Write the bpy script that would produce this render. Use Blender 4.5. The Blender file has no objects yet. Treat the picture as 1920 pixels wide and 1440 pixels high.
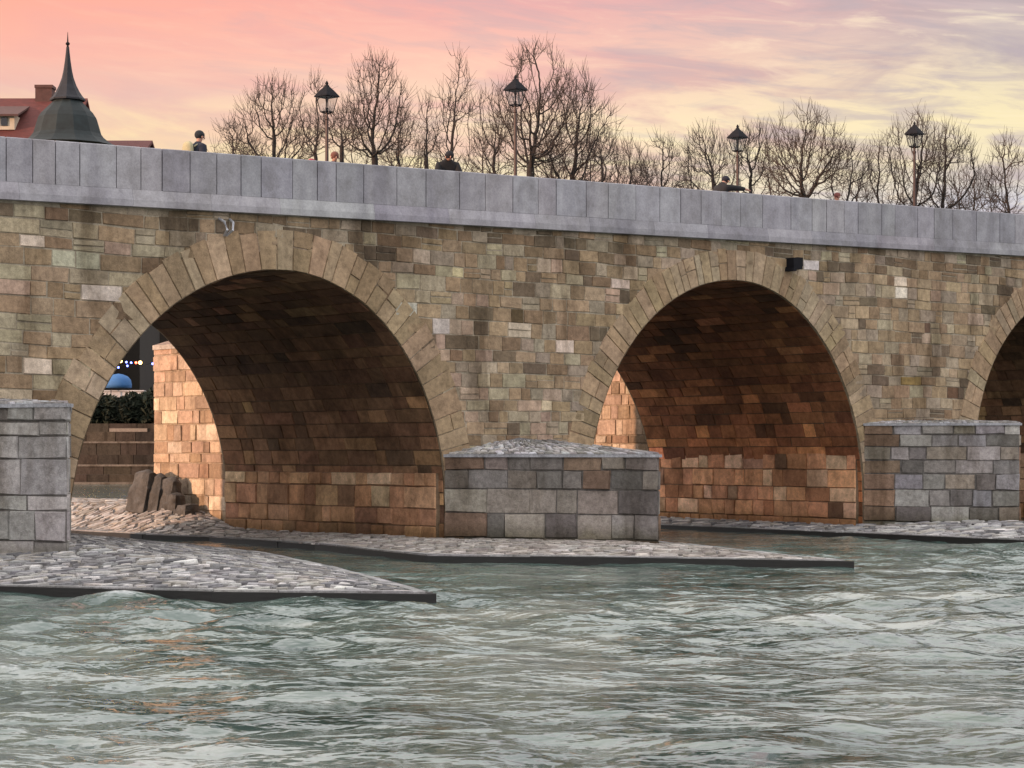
import bpy, bmesh, math, random
import numpy as np
from mathutils import Vector, Matrix, noise as mnoise
random.seed(7); np.random.seed(7)
PI = math.pi
SC = bpy.context.scene
COL = SC.collection

# ------------------------------------------------------------------ camera
TH = math.atan2(4000, 4700)                 # the bridge runs along +X and recedes to the right
SN, CN = math.sin(TH), math.cos(TH)
CAMY, CAMZ = -36.8, 2.1                     # camera on the low bank, 2.1 m above the river
cd = bpy.data.cameras.new("camera"); cam = bpy.data.objects.new("camera", cd); COL.objects.link(cam)
cam.location = (0, CAMY, CAMZ)
cam.rotation_euler = (PI / 2, 0, -TH)
TH_DEG = math.degrees(TH)
cd.sensor_width = 36.0; cd.lens = 36.0 * 4000 / 1920
cd.shift_y = 130.0 / 1920
cd.clip_start = 0.5; cd.clip_end = 4000
# heading of the view axis is (SN, CN)
SC.camera = cam
cam.rotation_euler = (PI / 2, 0, -math.atan2(SN, CN))

def spot(px, depth, z=0.0):
    """a ground point so many metres ahead of the river bank, px = bearing in photo pixels"""
    lat = (px - 960) / 4000.0 * depth
    return Vector((SN * depth + CN * lat, CN * depth - SN * lat + CAMY, z))
def hgt(y, depth):
    return CAMZ + (850 - y) / 4000.0 * depth

# ------------------------------------------------------------------ world + sun
SUN_TO = Vector((-0.965, 0.232, 0.106)).normalized()
SUN_EL = math.asin(SUN_TO.z)
w = bpy.data.worlds.new("World"); SC.world = w; w.use_nodes = True
NT = w.node_tree; NT.nodes.clear()
def srgb(r, g, b, k=1.0):
    f = lambda c: ((c / 255.) / 12.92 if c <= 10 else (((c / 255.) + .055) / 1.055) ** 2.4) * k
    return (f(r), f(g), f(b), 1)
class G:
    """small node-graph helper"""
    def __init__(s, nt): s.nt = nt
    def n(s, t, **k):
        n = s.nt.nodes.new(t)
        for a, v in k.items():
            if a.startswith('i_'):
                n.inputs[a[2:].replace('_', ' ')].default_value = v
            else: setattr(n, a, v)
        return n
    def l(s, a, b): s.nt.links.new(a, b)
    def setin(s, sock, v):
        if hasattr(v, 'is_linked') or hasattr(v, 'links'): s.l(v, sock)
        else: sock.default_value = v
    def math(s, op, a, b=None, c=None, clamp=False):
        n = s.nt.nodes.new('ShaderNodeMath'); n.operation = op; n.use_clamp = clamp
        s.setin(n.inputs[0], a)
        if b is not None: s.setin(n.inputs[1], b)
        if c is not None: s.setin(n.inputs[2], c)
        return n.outputs[0]
    def mix(s, fac, a, b, mode='MIX'):
        n = s.nt.nodes.new('ShaderNodeMix'); n.data_type = 'RGBA'; n.blend_type = mode
        s.setin(n.inputs[0], fac); s.setin(n.inputs[6], a); s.setin(n.inputs[7], b)
        return n.outputs[2]
    def ramp(s, fac, stops, interp='LINEAR'):
        n = s.nt.nodes.new('ShaderNodeValToRGB'); cr = n.color_ramp; cr.interpolation = interp
        while len(cr.elements) < len(stops): cr.elements.new(0.5)
        for e, (p, c) in zip(cr.elements, stops):
            e.position = p; e.color = c if len(c) == 4 else (*c, 1)
        s.setin(n.inputs[0], fac)
        return n.outputs[0]
    def noise(s, vec, scale, detail=4, rough=.5, dist=0.0, out=0):
        n = s.nt.nodes.new('ShaderNodeTexNoise')
        n.inputs['Scale'].default_value = scale; n.inputs['Detail'].default_value = detail
        n.inputs['Roughness'].default_value = rough; n.inputs['Distortion'].default_value = dist
        if vec is not None: s.l(vec, n.inputs['Vector'])
        return n.outputs[out]
    def mapping(s, vec, scale=(1, 1, 1), rot=(0, 0, 0), loc=(0, 0, 0)):
        n = s.nt.nodes.new('ShaderNodeMapping')
        n.inputs['Scale'].default_value = scale; n.inputs['Rotation'].default_value = rot; n.inputs['Location'].default_value = loc
        s.l(vec, n.inputs['Vector']); return n.outputs[0]
    def comb(s, x, y, z=0.0):
        n = s.nt.nodes.new('ShaderNodeCombineXYZ')
        s.setin(n.inputs[0], x); s.setin(n.inputs[1], y); s.setin(n.inputs[2], z); return n.outputs[0]

g = G(NT)
tc = g.n('ShaderNodeTexCoord')
sep = g.n('ShaderNodeSeparateXYZ'); g.l(tc.outputs['Generated'], sep.inputs[0])
dx, dy, dz = sep.outputs
lat = g.math('SUBTRACT', g.math('MULTIPLY', dx, CN), g.math('MULTIPLY', dy, SN))     # to the east of the morning glow
fwd = g.math('ADD', g.math('MULTIPLY', dx, SN), g.math('MULTIPLY', dy, CN))
az = g.math('ARCTAN2', lat, fwd)                                                      # radians
el = g.math('ARCSINE', dz)
# cloud streaks, dropping gently towards the right
ceil_ = g.math('DIVIDE', 1.0, g.math('ADD', g.math('MAXIMUM', el, 0.0), 0.10))
ua = g.math('MULTIPLY', az, 9.0)
va = g.math('MULTIPLY', g.math('ADD', el, g.math('MULTIPLY', az, 0.07)), 48.0)
uv = g.comb(ua, va, 0.3)
n1 = g.noise(uv, .95, 8, .60, .7)
uv2 = g.comb(g.math('MULTIPLY', az, 20.0), g.math('MULTIPLY', g.math('ADD', el, g.math('MULTIPLY', az, 0.09)), 120.0), 4.3)
n2 = g.noise(uv2, 1.0, 6, .6, .5)
t_el = g.math('MULTIPLY', el, 57.2958 / 13.0, clamp=True)          # 0..1 over 13 degrees
wob = g.math('ADD', t_el, g.math('MULTIPLY', g.math('SUBTRACT', n1, .5), 0.10), clamp=True)
left = g.ramp(wob, [(0.0, srgb(243, 214, 165)), (.58, srgb(253, 236, 170)), (.66, srgb(249, 218, 174)), (.73, srgb(234, 190, 178)),
                    (.80, srgb(246, 182, 166)), (.93, srgb(255, 172, 150)), (1.0, srgb(255, 178, 156))])
mid = g.ramp(wob, [(0.0, srgb(225, 205, 190)), (.50, srgb(247, 229, 190)), (.62, srgb(253, 236, 196)), (.70, srgb(250, 218, 190)),
                   (.80, srgb(249, 196, 180)), (.90, srgb(238, 177, 172)), (1.0, srgb(220, 166, 174))])
right = g.ramp(wob, [(0.0, srgb(190, 188, 202)), (.50, srgb(202, 200, 212)), (.57, srgb(238, 224, 194)), (.66, srgb(245, 229, 188)),
                     (.75, srgb(230, 214, 188)), (.84, srgb(206, 190, 186)), (1.0, srgb(190, 163, 180))])
a01 = g.math('MULTIPLY_ADD', az, 1 / 0.24, 1.0, clamp=True)          # -13.7 deg .. centre
a12 = g.math('MULTIPLY', az, 1 / 0.22, clamp=True)
sm = lambda v: g.math('SMOOTH_MIN', v, 1.0, 0.2)
base = g.mix(a12, g.mix(a01, left, mid), right)
# grey-lavender cloud bellies, stronger to the right; light cream gaps
bel = g.ramp(n1, [(.46, (0, 0, 0)), (.60, (1, 1, 1))])
amt = g.math('MULTIPLY', bel, g.math('MULTIPLY_ADD', g.math('ADD', az, 0.24), 1.9, 0.22, clamp=True))
amt = g.math('MULTIPLY', amt, 0.85)
belc = g.mix(a12, srgb(226, 172, 172), srgb(182, 168, 172))
c1 = g.mix(amt, base, belc)
hi = g.ramp(n2, [(.55, (0, 0, 0)), (.70, (1, 1, 1))])
hi = g.math('MULTIPLY', hi, g.math('MULTIPLY_ADD', g.math('ADD', az, 0.24), 1.2, 0.10, clamp=True))
c2 = g.mix(hi, c1, g.mix(a12, srgb(255, 214, 188), srgb(250, 234, 206)))
low = g.ramp(n2, [(.36, (1, 1, 1)), (.52, (0, 0, 0))])
c3 = g.mix(g.math('MULTIPLY', low, g.math('MULTIPLY', g.math('ADD', az, 0.24, clamp=True), 1.5)), c2, srgb(186, 172, 180))
# overhead and behind the viewer: pale lavender dawn overcast
zen = g.ramp(g.math('MULTIPLY', el, 57.2958 / 90.0, clamp=True),
             [(0.0, (.86, .80, .82)), (.16, (1.35, 1.30, 1.36)), (.4, (1.87, 1.80, 1.83)), (1.0, (1.98, 1.92, 1.96))])
nz = g.noise(tc.outputs['Generated'], 3.0, 5, .55)
zen = g.mix(g.math('MULTIPLY', g.ramp(nz, [(.38, (0, 0, 0)), (.64, (1, 1, 1))]), .45), zen, (.55, .54, .62, 1))
up = g.math('MULTIPLY', g.math('SUBTRACT', g.math('MULTIPLY', el, 57.2958), 12.0), 1 / 9.0, clamp=True)
side = g.math('MULTIPLY', g.math('SUBTRACT', g.math('ABSOLUTE', az), 0.42), 1 / 0.5, clamp=True)
blend = g.math('MAXIMUM', up, side)
c4 = g.mix(blend, c3, zen)
below = g.math('MULTIPLY', dz, -12.0, clamp=True)
c5 = g.mix(below, c4, (.10, .11, .11, 1))
sky = g.n('ShaderNodeTexSky', sky_type='NISHITA', sun_disc=False)
sky.sun_elevation = SUN_EL; sky.sun_rotation = math.atan2(SUN_TO.x, SUN_TO.y)
sky.air_density = 1.2; sky.dust_density = 2.0
c6 = g.mix(1.0, c5, (11.4, 11.3, 11.0, 1), 'MULTIPLY')
c7 = g.mix(0.06, c6, sky.outputs[0])
bg = g.n('ShaderNodeBackground'); bg.inputs['Strength'].default_value = 0.10
g.l(c7, bg.inputs[0])
out = g.n('ShaderNodeOutputWorld'); g.l(bg.outputs[0], out.inputs[0])

sl = bpy.data.lights.new("sun", 'SUN'); sl.energy = 5.0; sl.angle = math.radians(0.6); sl.color = (1.0, .60, .38)
so = bpy.data.objects.new("sun", sl); COL.objects.link(so)
so.rotation_euler = (-SUN_TO).to_track_quat('-Z', 'Y').to_euler(); so.location = (-80, 60, 40)
vs = SC.view_settings; vs.view_transform = 'Standard'; vs.look = 'None'; vs.exposure = 0.0; vs.gamma = 1.0; vs.use_curve_mapping = False
SC.cycles.max_bounces = 8; SC.cycles.diffuse_bounces = 4

# ------------------------------------------------------------------ object helpers
def tag(o, label=None, cat=None, group=None, kind=None):
    if label: o['label'] = label
    if cat: o['category'] = cat
    if group: o['group'] = group
    if kind: o['kind'] = kind
    return o
def empty(name, loc=(0, 0, 0), rz=0.0, parent=None):
    o = bpy.data.objects.new(name, None); COL.objects.link(o); o.location = loc; o.rotation_euler = (0, 0, rz)
    o.empty_display_size = .3
    if parent: o.parent = parent
    return o
class MB:
    """collects polygons (with a colour each) and links them as ONE mesh object"""
    def __init__(s): s.v = []; s.f = []; s.c = []
    def add(s, verts, faces, col=(1, 1, 1)):
        b = len(s.v); s.v.extend([tuple(p) for p in verts])
        for f in faces: s.f.append([b + i for i in f]); s.c.append(col)
    def box(s, x0, x1, y0, y1, z0, z1, col=(1, 1, 1)):
        s.add([(x0, y0, z0), (x1, y0, z0), (x1, y1, z0), (x0, y1, z0), (x0, y0, z1), (x1, y0, z1), (x1, y1, z1), (x0, y1, z1)],
              [(0, 3, 2, 1), (4, 5, 6, 7), (0, 1, 5, 4), (1, 2, 6, 5), (2, 3, 7, 6), (3, 0, 4, 7)], col)
    def tube(s, pts, radii, n=8, col=(1, 1, 1), cap=True):
        pts = [Vector(p) for p in pts]; b = len(s.v)
        for i, p in enumerate(pts):
            d = (pts[min(i + 1, len(pts) - 1)] - pts[max(i - 1, 0)]).normalized()
            a = d.cross(Vector((0, 0, 1)) if abs(d.z) < .95 else Vector((1, 0, 0))).normalized(); c = d.cross(a)
            for k in range(n):
                t = 2 * PI * k / n; s.v.append(tuple(p + (a * math.cos(t) + c * math.sin(t)) * radii[i]))
        for i in range(len(pts) - 1):
            for k in range(n):
                k2 = (k + 1) % n
                s.f.append([b + i * n + k, b + i * n + k2, b + (i + 1) * n + k2, b + (i + 1) * n + k]); s.c.append(col)
        if cap:
            s.f.append([b + k for k in range(n)][::-1]); s.c.append(col)
            s.f.append([b + (len(pts) - 1) * n + k for k in range(n)]); s.c.append(col)
    def lathe(s, prof, n=12, c=(0, 0, 0), rot=0.0, col=(1, 1, 1), sx=1, sy=1):
        b = len(s.v)
        for r, z in prof:
            for k in range(n):
                t = 2 * PI * k / n + rot; s.v.append((c[0] + sx * r * math.cos(t), c[1] + sy * r * math.sin(t), c[2] + z))
        for i in range(len(prof) - 1):
            for k in range(n):
                k2 = (k + 1) % n
                s.f.append([b + i * n + k, b + i * n + k2, b + (i + 1) * n + k2, b + (i + 1) * n + k]); s.c.append(col)
        s.f.append([b + k for k in range(n)][::-1]); s.c.append(col)
        s.f.append([b + (len(prof) - 1) * n + k for k in range(n)]); s.c.append(col)
    def ell(s, c, r, n=12, m=8, col=(1, 1, 1)):
        prof = [(max(.001, math.sin(PI * i / m)), -math.cos(PI * i / m)) for i in range(m + 1)]
        b = len(s.v); s.lathe(prof, n, (0, 0, 0), 0, col)
        for i in range(b, len(s.v)):
            x, y, z = s.v[i]; s.v[i] = (c[0] + x * r[0], c[1] + y * r[1], c[2] + z * r[2])
    def build(s, name, mat, parent=None, smooth=False):
        me = bpy.data.meshes.new(name); me.from_pydata(s.v, [], s.f); me.update()
        ca = me.color_attributes.new('tint', 'FLOAT_COLOR', 'CORNER')
        tot = np.array([len(f) for f in s.f]); cc = np.ones((len(s.f), 4), dtype=np.float32)
        cc[:, :3] = np.array([c[:3] for c in s.c], dtype=np.float32).reshape(-1, 3)
        ca.data.foreach_set('color', np.repeat(cc, tot, axis=0).ravel())
        if smooth: me.polygons.foreach_set('use_smooth', [True] * len(me.polygons))
        me.materials.append(mat)
        o = bpy.data.objects.new(name, me); COL.objects.link(o)
        if parent: o.parent = parent
        return o

# ------------------------------------------------------------------ materials
def newmat(name):
    m = bpy.data.materials.new(name); m.use_nodes = True; m.node_tree.nodes.clear()
    gg = G(m.node_tree); b = gg.n('ShaderNodeBsdfPrincipled'); o = gg.n('ShaderNodeOutputMaterial')
    gg.l(b.outputs[0], o.inputs[0]); return m, gg, b
def stone_mat(name, k=1.0, fine=1.0, stain=.5, bump=.5, vert=True, tintmul=(1, 1, 1), stain_col=(.42, .38, .33), damp=False, calm=0.0):
    m, q, b = newmat(name)
    at = q.n('ShaderNodeAttribute', attribute_name='tint')
    t = q.n('ShaderNodeTexCoord').outputs['Object']
    nf = q.noise(t, 9.0 * fine, 8, .68)
    nm = q.noise(t, 2.4, 6, .6, .3)
    ns = q.noise(q.mapping(t, (1.0, 1.0, .22) if vert else (1, 1, 1)), 1.1, 6, .62, .6)
    sp = q.noise(t, 60.0, 3, .7)
    v1 = q.ramp(nf, [(.25, (.60, .59, .58)), (.5, (.98, .98, .98)), (.75, (1.32, 1.31, 1.29))])
    v2 = q.ramp(nm, [(.3, (.74, .73, .71)), (.55, (1, 1, 1)), (.75, (1.18, 1.18, 1.16))])
    v3 = q.ramp(ns, [(.36, stain_col), (.54, (1, 1, 1))])
    v4 = q.ramp(sp, [(.35, (.80, .80, .80)), (.6, (1.1, 1.1, 1.1))])
    if calm: v1 = q.mix(calm, v1, (1, 1, 1, 1)); v4 = q.mix(calm, v4, (1, 1, 1, 1))
    c = q.mix(1.0, at.outputs['Color'], v1, 'MULTIPLY'); c = q.mix(1.0, c, v2, 'MULTIPLY')
    c = q.mix(stain, c, q.mix(1.0, c, v3, 'MULTIPLY')); c = q.mix(1.0, c, v4, 'MULTIPLY')
    c = q.mix(1.0, c, (k * tintmul[0], k * tintmul[1], k * tintmul[2], 1), 'MULTIPLY')
    if damp:
        sz = q.n('ShaderNodeSeparateXYZ'); q.l(t, sz.inputs[0])
        e = q.math('MULTIPLY', q.math('SUBTRACT', q.math('ADD', sz.outputs[2], q.math('MULTIPLY', nm, -.55)), .02), 3.2, clamp=True)
        c = q.mix(e, q.mix(1.0, c, (.50, .50, .42, 1), 'MULTIPLY'), c)
    q.l(c, b.inputs['Base Color']); b.inputs['Roughness'].default_value = .88
    b.inputs['Specular IOR Level'].default_value = .3
    h = q.math('ADD', q.math('MULTIPLY', nf, .6), q.math('ADD', q.math('MULTIPLY', nm, .6), q.math('MULTIPLY', sp, .15)))
    bp = q.n('ShaderNodeBump'); bp.inputs['Strength'].default_value = bump; bp.inputs['Distance'].default_value = .05
    q.l(h, bp.inputs['Height']); q.l(bp.outputs[0], b.inputs['Normal'])
    return m
def plain_mat(name, col, rough=.6, metal=0.0, nscale=8.0, var=.25, bump=.15, spec=.5, stretch=(1, 1, 1), usetint=False):
    m, q, b = newmat(name)
    t = q.mapping(q.n('ShaderNodeTexCoord').outputs['Object'], stretch)
    n = q.noise(t, nscale, 6, .62)
    v = q.ramp(n, [(.25, (1 - var,) * 3), (.75, (1 + var,) * 3)])
    c = q.mix(1.0, (*col, 1), v, 'MULTIPLY')
    if usetint:
        at = q.n('ShaderNodeAttribute', attribute_name='tint'); c = q.mix(1.0, c, at.outputs['Color'], 'MULTIPLY')
    q.l(c, b.inputs['Base Color']); b.inputs['Roughness'].default_value = rough; b.inputs['Metallic'].default_value = metal
    b.inputs['Specular IOR Level'].default_value = spec
    bp = q.n('ShaderNodeBump'); bp.inputs['Strength'].default_value = bump; bp.inputs['Distance'].default_value = .03
    q.l(n, bp.inputs['Height']); q.l(bp.outputs[0], b.inputs['Normal'])
    return m
def emit_mat(name, col, s):
    m, q, b = newmat(name); b.inputs['Base Color'].default_value = (*col, 1)
    b.inputs['Emission Color'].default_value = (*col, 1); b.inputs['Emission Strength'].default_value = s; return m

M = {}
M['wall'] = stone_mat('weathered_sandstone', 1.02, 1.0, .80, .8)
M['ring'] = stone_mat('arch_sandstone', 1.0, 1.0, .35, .5)
M['vault'] = stone_mat('vault_sandstone', .92, .8, .7, .9, vert=False, damp=True)
M['pier'] = stone_mat('grey_limestone', 1.0, 1.1, .75, 1.0, damp=True)
M['cobble'] = stone_mat('cobble_limestone', 1.0, 1.3, .35, .8, vert=False)
M['granite'] = stone_mat('parapet_granite', 1.06, 2.6, .8, .2, stain_col=(.70, .69, .72), calm=.5)
M['deck'] = plain_mat('deck_paving', (.20, .19, .19), .9)
M['timber'] = plain_mat('wet_black_timber', (.012, .011, .010), .55, nscale=5, var=.5, stretch=(1, 1, 6))
M['iron'] = plain_mat('black_iron', (.010, .010, .013), .8, .0, spec=.15)
M['pole'] = plain_mat('brown_black_pole', (.045, .024, .020), .5, .2)
M['rock'] = stone_mat('rough_boulder', 1.0, .8, .6, 1.0, vert=False)
M['bark'] = plain_mat('willow_bark', (.024, .018, .016), .9, nscale=3, var=.4, bump=.4)
M['twig'] = plain_mat('willow_twigs', (.060, .042, .034), .9, nscale=.6, var=.35, bump=.0)
M['slate'] = plain_mat('dark_patina_slate', (.012, .016, .019), .8, nscale=1.6, var=.5, usetint=True)
M['tile'] = plain_mat('red_roof_tile', (.10, .022, .017), .85, nscale=2.2, var=.35, bump=.3, stretch=(1, 1, 4))
M['brick'] = plain_mat('chimney_brick', (.085, .040, .034), .9, nscale=3, var=.3)
M['plaster'] = plain_mat('town_plaster', (.34, .29, .23), .9, nscale=.7, var=.2, usetint=True)
M['dormer'] = plain_mat('cream_plaster', (.52, .44, .33), .9, nscale=.7, var=.15)
M['window'] = plain_mat('dark_window_glass', (.02, .022, .026), .15, nscale=.5, var=.1, bump=0)
M['grass'] = plain_mat('bank_grass', (.035, .045, .018), .95, nscale=.8, var=.5, bump=.5)
M['bush'] = plain_mat('bush_leaves', (.010, .016, .007), .9, nscale=1.0, var=.6, bump=0)
M['blue'] = plain_mat('blue_canvas', (.035, .13, .33), .8, nscale=1.5, var=.15)
M['white'] = plain_mat('white_cloth', (.55, .52, .52), .9, nscale=1.5, var=.12)
M['skin'] = plain_mat('skin', (.40, .22, .16), .6, nscale=10, var=.08, bump=0)
M['cloth'] = plain_mat('dark_clothing', (1, 1, 1), .9, nscale=12, var=.2, bump=.2, usetint=True)

# water
def water_mat():
    m, q, b = newmat('river_water')
    t = q.n('ShaderNodeTexCoord').outputs['Object']
    b.inputs['IOR'].default_value = 1.42
    b.inputs['Roughness'].default_value = .06
    n = q.noise(q.mapping(q.mapping(t, (1, 1, 1), (0, 0, TH)), (.5, 1.4, 1)), .45, 6, .62, .8)
    c = q.ramp(n, [(.38, (.030, .062, .054)), (.52, (.100, .140, .124)), (.66, (.20, .235, .215))])
    sx = q.n('ShaderNodeSeparateXYZ'); q.l(t, sx.inputs[0])
    fo = q.noise(t, 5.0, 5, .65, .5)
    cr = q.math('MULTIPLY', q.math('ADD', sx.outputs[2], q.math('MULTIPLY_ADD', fo, .16, -.125)), 14.0, clamp=True)
    c = q.mix(q.math('MULTIPLY', cr, .75), c, (.60, .63, .63, 1))
    q.l(c, b.inputs['Base Color'])
    # small capillary ripples on top of the modelled waves
    tr_ = q.mapping(t, (1, 1, 1), (0, 0, TH)); ts = q.mapping(tr_, (.8, 1.0, 1)); r1 = q.noise(ts, 2.2, 3, .50, .2); r2 = q.noise(ts, 12.0, 3, .5, .3)
    bp = q.n('ShaderNodeBump'); bp.inputs['Strength'].default_value = .75; bp.inputs['Distance'].default_value = .14
    bp2 = q.n('ShaderNodeBump'); bp2.inputs['Strength'].default_value = .15; bp2.inputs['Distance'].default_value = .04
    q.l(r1, bp.inputs['Height']); q.l(r2, bp2.inputs['Height']); q.l(bp.outputs[0], bp2.inputs['Normal'])
    q.l(bp2.outputs[0], b.inputs['Normal'])
    return m
M['water'] = water_mat()

# ------------------------------------------------------------------ water sheet (waves modelled where the river is near)
def graded(a, b, step, lo, hi):
    c = list(np.arange(a, b + 1e-6, step)); s = step
    while c[-1] < hi: s *= 1.22; c.append(c[-1] + s)
    s = step
    while c[0] > lo: s *= 1.22; c.insert(0, c[0] - s)
    return np.array(c)
gx = graded(2, 46, .105, -2200, 2600); gy = graded(-30, 6, .085, -900, 3200)
X, Y = np.meshgrid(gx, gy, indexing='ij')
Z = np.zeros_like(X)
rs = np.random.RandomState(3)
mod = .65 + .35 * np.sin(.31 * X + .7 * np.sin(.23 * Y)) * np.sin(.27 * Y + 1.3)
for i in range(90):
    lam = .34 * (8.0 ** rs.rand()); ang = TH * .85 + rs.normal(0, .75)
    k = 2 * PI / lam; kx, ky = math.sin(ang) * k, math.cos(ang) * k
    amp = .0052 * lam ** .95 * (.6 + .8 * rs.rand())
    ph = kx * X + ky * Y + rs.rand() * 6.28 + .8 * np.sin(.4 * X * rs.rand() + .5 * Y * rs.rand() + rs.rand() * 6)
    Z += amp * (1 - 2 * np.abs(np.sin(ph / 2)) if i % 3 == 0 else np.sin(ph))
far = np.clip((np.hypot(X - 22, Y + 12) - 26) / 30, 0, 1)
Z *= mod * (1 - far) * (.30 + .70 * np.clip((-4.0 - Y + .25 * (X - 22)) / 4.0, 0, 1))
nx, ny = X.shape
co = np.stack([X, Y, Z], -1).reshape(-1, 3)
idx = np.arange(nx * ny).reshape(nx, ny)
q4 = np.stack([idx[:-1, :-1], idx[1:, :-1], idx[1:, 1:], idx[:-1, 1:]], -1).reshape(-1, 4)
me = bpy.data.meshes.new('water'); me.vertices.add(len(co)); me.vertices.foreach_set('co', co.ravel())
me.loops.add(q4.size); me.loops.foreach_set('vertex_index', q4.ravel())
me.polygons.add(len(q4)); me.polygons.foreach_set('loop_start', np.arange(0, q4.size, 4)); me.polygons.foreach_set('loop_total', np.full(len(q4), 4))
me.polygons.foreach_set('use_smooth', np.ones(len(q4), dtype=bool)); me.update(calc_edges=True); me.materials.append(M['water'])
water = bpy.data.objects.new('water', me); COL.objects.link(water); tag(water, kind='structure')

# ------------------------------------------------------------------ the bridge
W = 8.8
def ztop(x): return 7.56 + .0263 * x          # top edge of the parapet
PAR_H, PANEL_H = 1.18, .84
def zwall(x): return ztop(x) - PAR_H          # top of the masonry
def zdeck(x): return ztop(x) - 1.18
# arch: centre x, crown z, (a, z0) of the left and right half
ARCH = [(11.2, 5.7, 4.35, .7, 4.35, .7), (25.1, 5.9, 5.0, .4, 4.27, .95), (38.7, 6.4, 5.05, 1.0, 4.78, .8),
        (53.0, 6.75, 4.8, 2.0, 4.7, 1.6), (67.5, 7.1, 5.0, 1.6, 4.9, 1.6)]
BX0, BX1 = -70.0, 110.0
ARCHF = ARCH
ARCHB = [a if i != 2 else (a[0], a[1], a[2], a[3], a[4] + .836, a[5]) for i, a in enumerate(ARCH)]
def profile(a, n=56, foot=-.6):
    xc, zc, al, zl, ar, zr = a; P_ = [(xc - al, foot)]
    for i in range(n + 1):
        t = PI * (1 - i / n); cx, sx = math.cos(t), math.sin(t)
        aa, z0 = (al, zl) if cx < 0 else (ar, zr)
        P_.append((xc + aa * cx, z0 + (zc - z0) * max(0, sx)))
    P_.append((xc + ar, foot)); return P_
def zin(a, x):
    xc, zc, al, zl, ar, zr = a
    aa, z0 = (al, zl) if x < xc else (ar, zr); t = (x - xc) / aa
    return None if abs(t) >= 1 else z0 + (zc - z0) * math.sqrt(1 - t * t)
def arclen(P_):
    s = [0]
    for i in range(1, len(P_)): s.append(s[-1] + math.hypot(P_[i][0] - P_[i - 1][0], P_[i][1] - P_[i - 1][1]))
    return s
def at_len(P_, S, s):
    s = min(max(s, 0), S[-1] - 1e-6)
    i = int(np.searchsorted(S, s, side='right')) - 1; i = min(i, len(P_) - 2)
    t = (s - S[i]) / max(1e-9, S[i + 1] - S[i])
    p = (P_[i][0] + (P_[i + 1][0] - P_[i][0]) * t, P_[i][1] + (P_[i + 1][1] - P_[i][1]) * t)
    d = (P_[i + 1][0] - P_[i][0], P_[i + 1][1] - P_[i][1]); L = math.hypot(*d)
    # smooth the direction with the neighbours
    j0, j1 = max(0, i - 1), min(len(P_) - 1, i + 2)
    d = (P_[j1][0] - P_[j0][0], P_[j1][1] - P_[j0][1]); L = math.hypot(*d)
    return p, (-d[1] / L, d[0] / L)            # outward normal (away from the opening)

def slab(mb, c4, nrm, h, joint, col, jit=.006, rnd=random):
    """one dressed stone: 4 corners in order, raised by h along nrm, with chamfered sides"""
    c = [Vector(p) for p in c4]; cen = sum(c, Vector()) / 4
    n = Vector(nrm); u = (c[1] - c[0]); v = (c[3] - c[0])
    lu, lv = u.length, v.length
    if lu < .05 or lv < .05: return
    uu, vv = u / lu, v / lv; j = joint * .5
    ins = [uu * j + vv * j, -uu * j + vv * j, -uu * j - vv * j, uu * j - vv * j]
    ch = min(.02, .3 * h + .004)
    ins2 = [uu * ch + vv * ch, -uu * ch + vv * ch, -uu * ch - vv * ch, uu * ch - vv * ch]
    o = [c[i] + ins[i] - n * .01 + (uu * rnd.uniform(-jit, jit) + vv * rnd.uniform(-jit, jit)) for i in range(4)]
    f = [o[i] + ins2[i] + n * (h + .01 + rnd.uniform(-.25, .25) * h) for i in range(4)]
    mb.add(o + f, [(4, 5, 6, 7), (0, 1, 5, 4), (1, 2, 6, 5), (2, 3, 7, 6), (3, 0, 4, 7)], col)
def vary(c, a=.08, b=.03):
    k = 1 + random.uniform(-a, a) * 2; return tuple(max(.004, x * k * (1 + random.uniform(-b, b))) for x in c)
def pick(pal):
    r = random.random() * sum(p[0] for p in pal)
    for p in pal:
        r -= p[0]
        if r <= 0: return p[1]
    return pal[-1][1]
TAN = (.285, .220, .142); TAN2 = (.340, .272, .182); BROWN = (.195, .142, .090); DARK = (.125, .100, .070); GREEN = (.345, .325, .235)
WARM = lambda c: (min(.8, c[0] * 1.24), min(.8, c[1] * 1.15), c[2] * 1.10)
PINK = (.36, .285, .225); PALE = (.60, .54, .46); GREY = (.29, .26, .205)
bridge = empty('stone_bridge', (31.5, 4.4, 0)); tag(bridge, 'medieval stone arch bridge with pale granite parapet crossing the river', 'bridge')
def bchild(o, parent=None):
    """keep the mesh in world coordinates under its parent"""
    o.parent = parent or bridge
    inv = Matrix.Translation(-Vector(bridge.location)) if (parent is None or parent is bridge) else Matrix.Identity(4)
    o.matrix_parent_inverse = inv; return o
def in_world(mb, name, mat, parent=None, smooth=False):
    o = mb.build(name, mat, None, smooth); return bchild(o, parent)

# singular stones that stand out in the spandrel walls (x, z, colour)
SPECIAL = [(19.5, 6.20, PALE), (21.0, 5.4, (.56, .53, .49)), (19.3, 3.86, (.62, .56, .47)), (29.7, 5.95, (.46, .43, .27)), (32.75, 4.55, (.66, .57, .50)),
           (34.4, 6.1, (.55, .48, .43)), (32.55, 3.2, (.56, .50, .36)), (44.8, 6.75, (.62, .56, .46)), (45.15, 6.35, (.66, .63, .55)),
           (41.3, 7.0, (.58, .57, .58)), (28.3, 5.22, (.46, .48, .42)), (19.9, 5.65, (.42, .44, .34)), (20.6, 5.75, (.38, .40, .31)), (45.1, 4.0, (.24, .18, .07)),
           (45.6, 4.0, (.23, .175, .07)), (47.0, 3.85, (.13, .08, .05)), (46.0, 5.6, (.13, .085, .06)), (29.1, 5.0, (.44, .42, .40)), (31.3, 5.3, (.10, .075, .04))]
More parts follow.
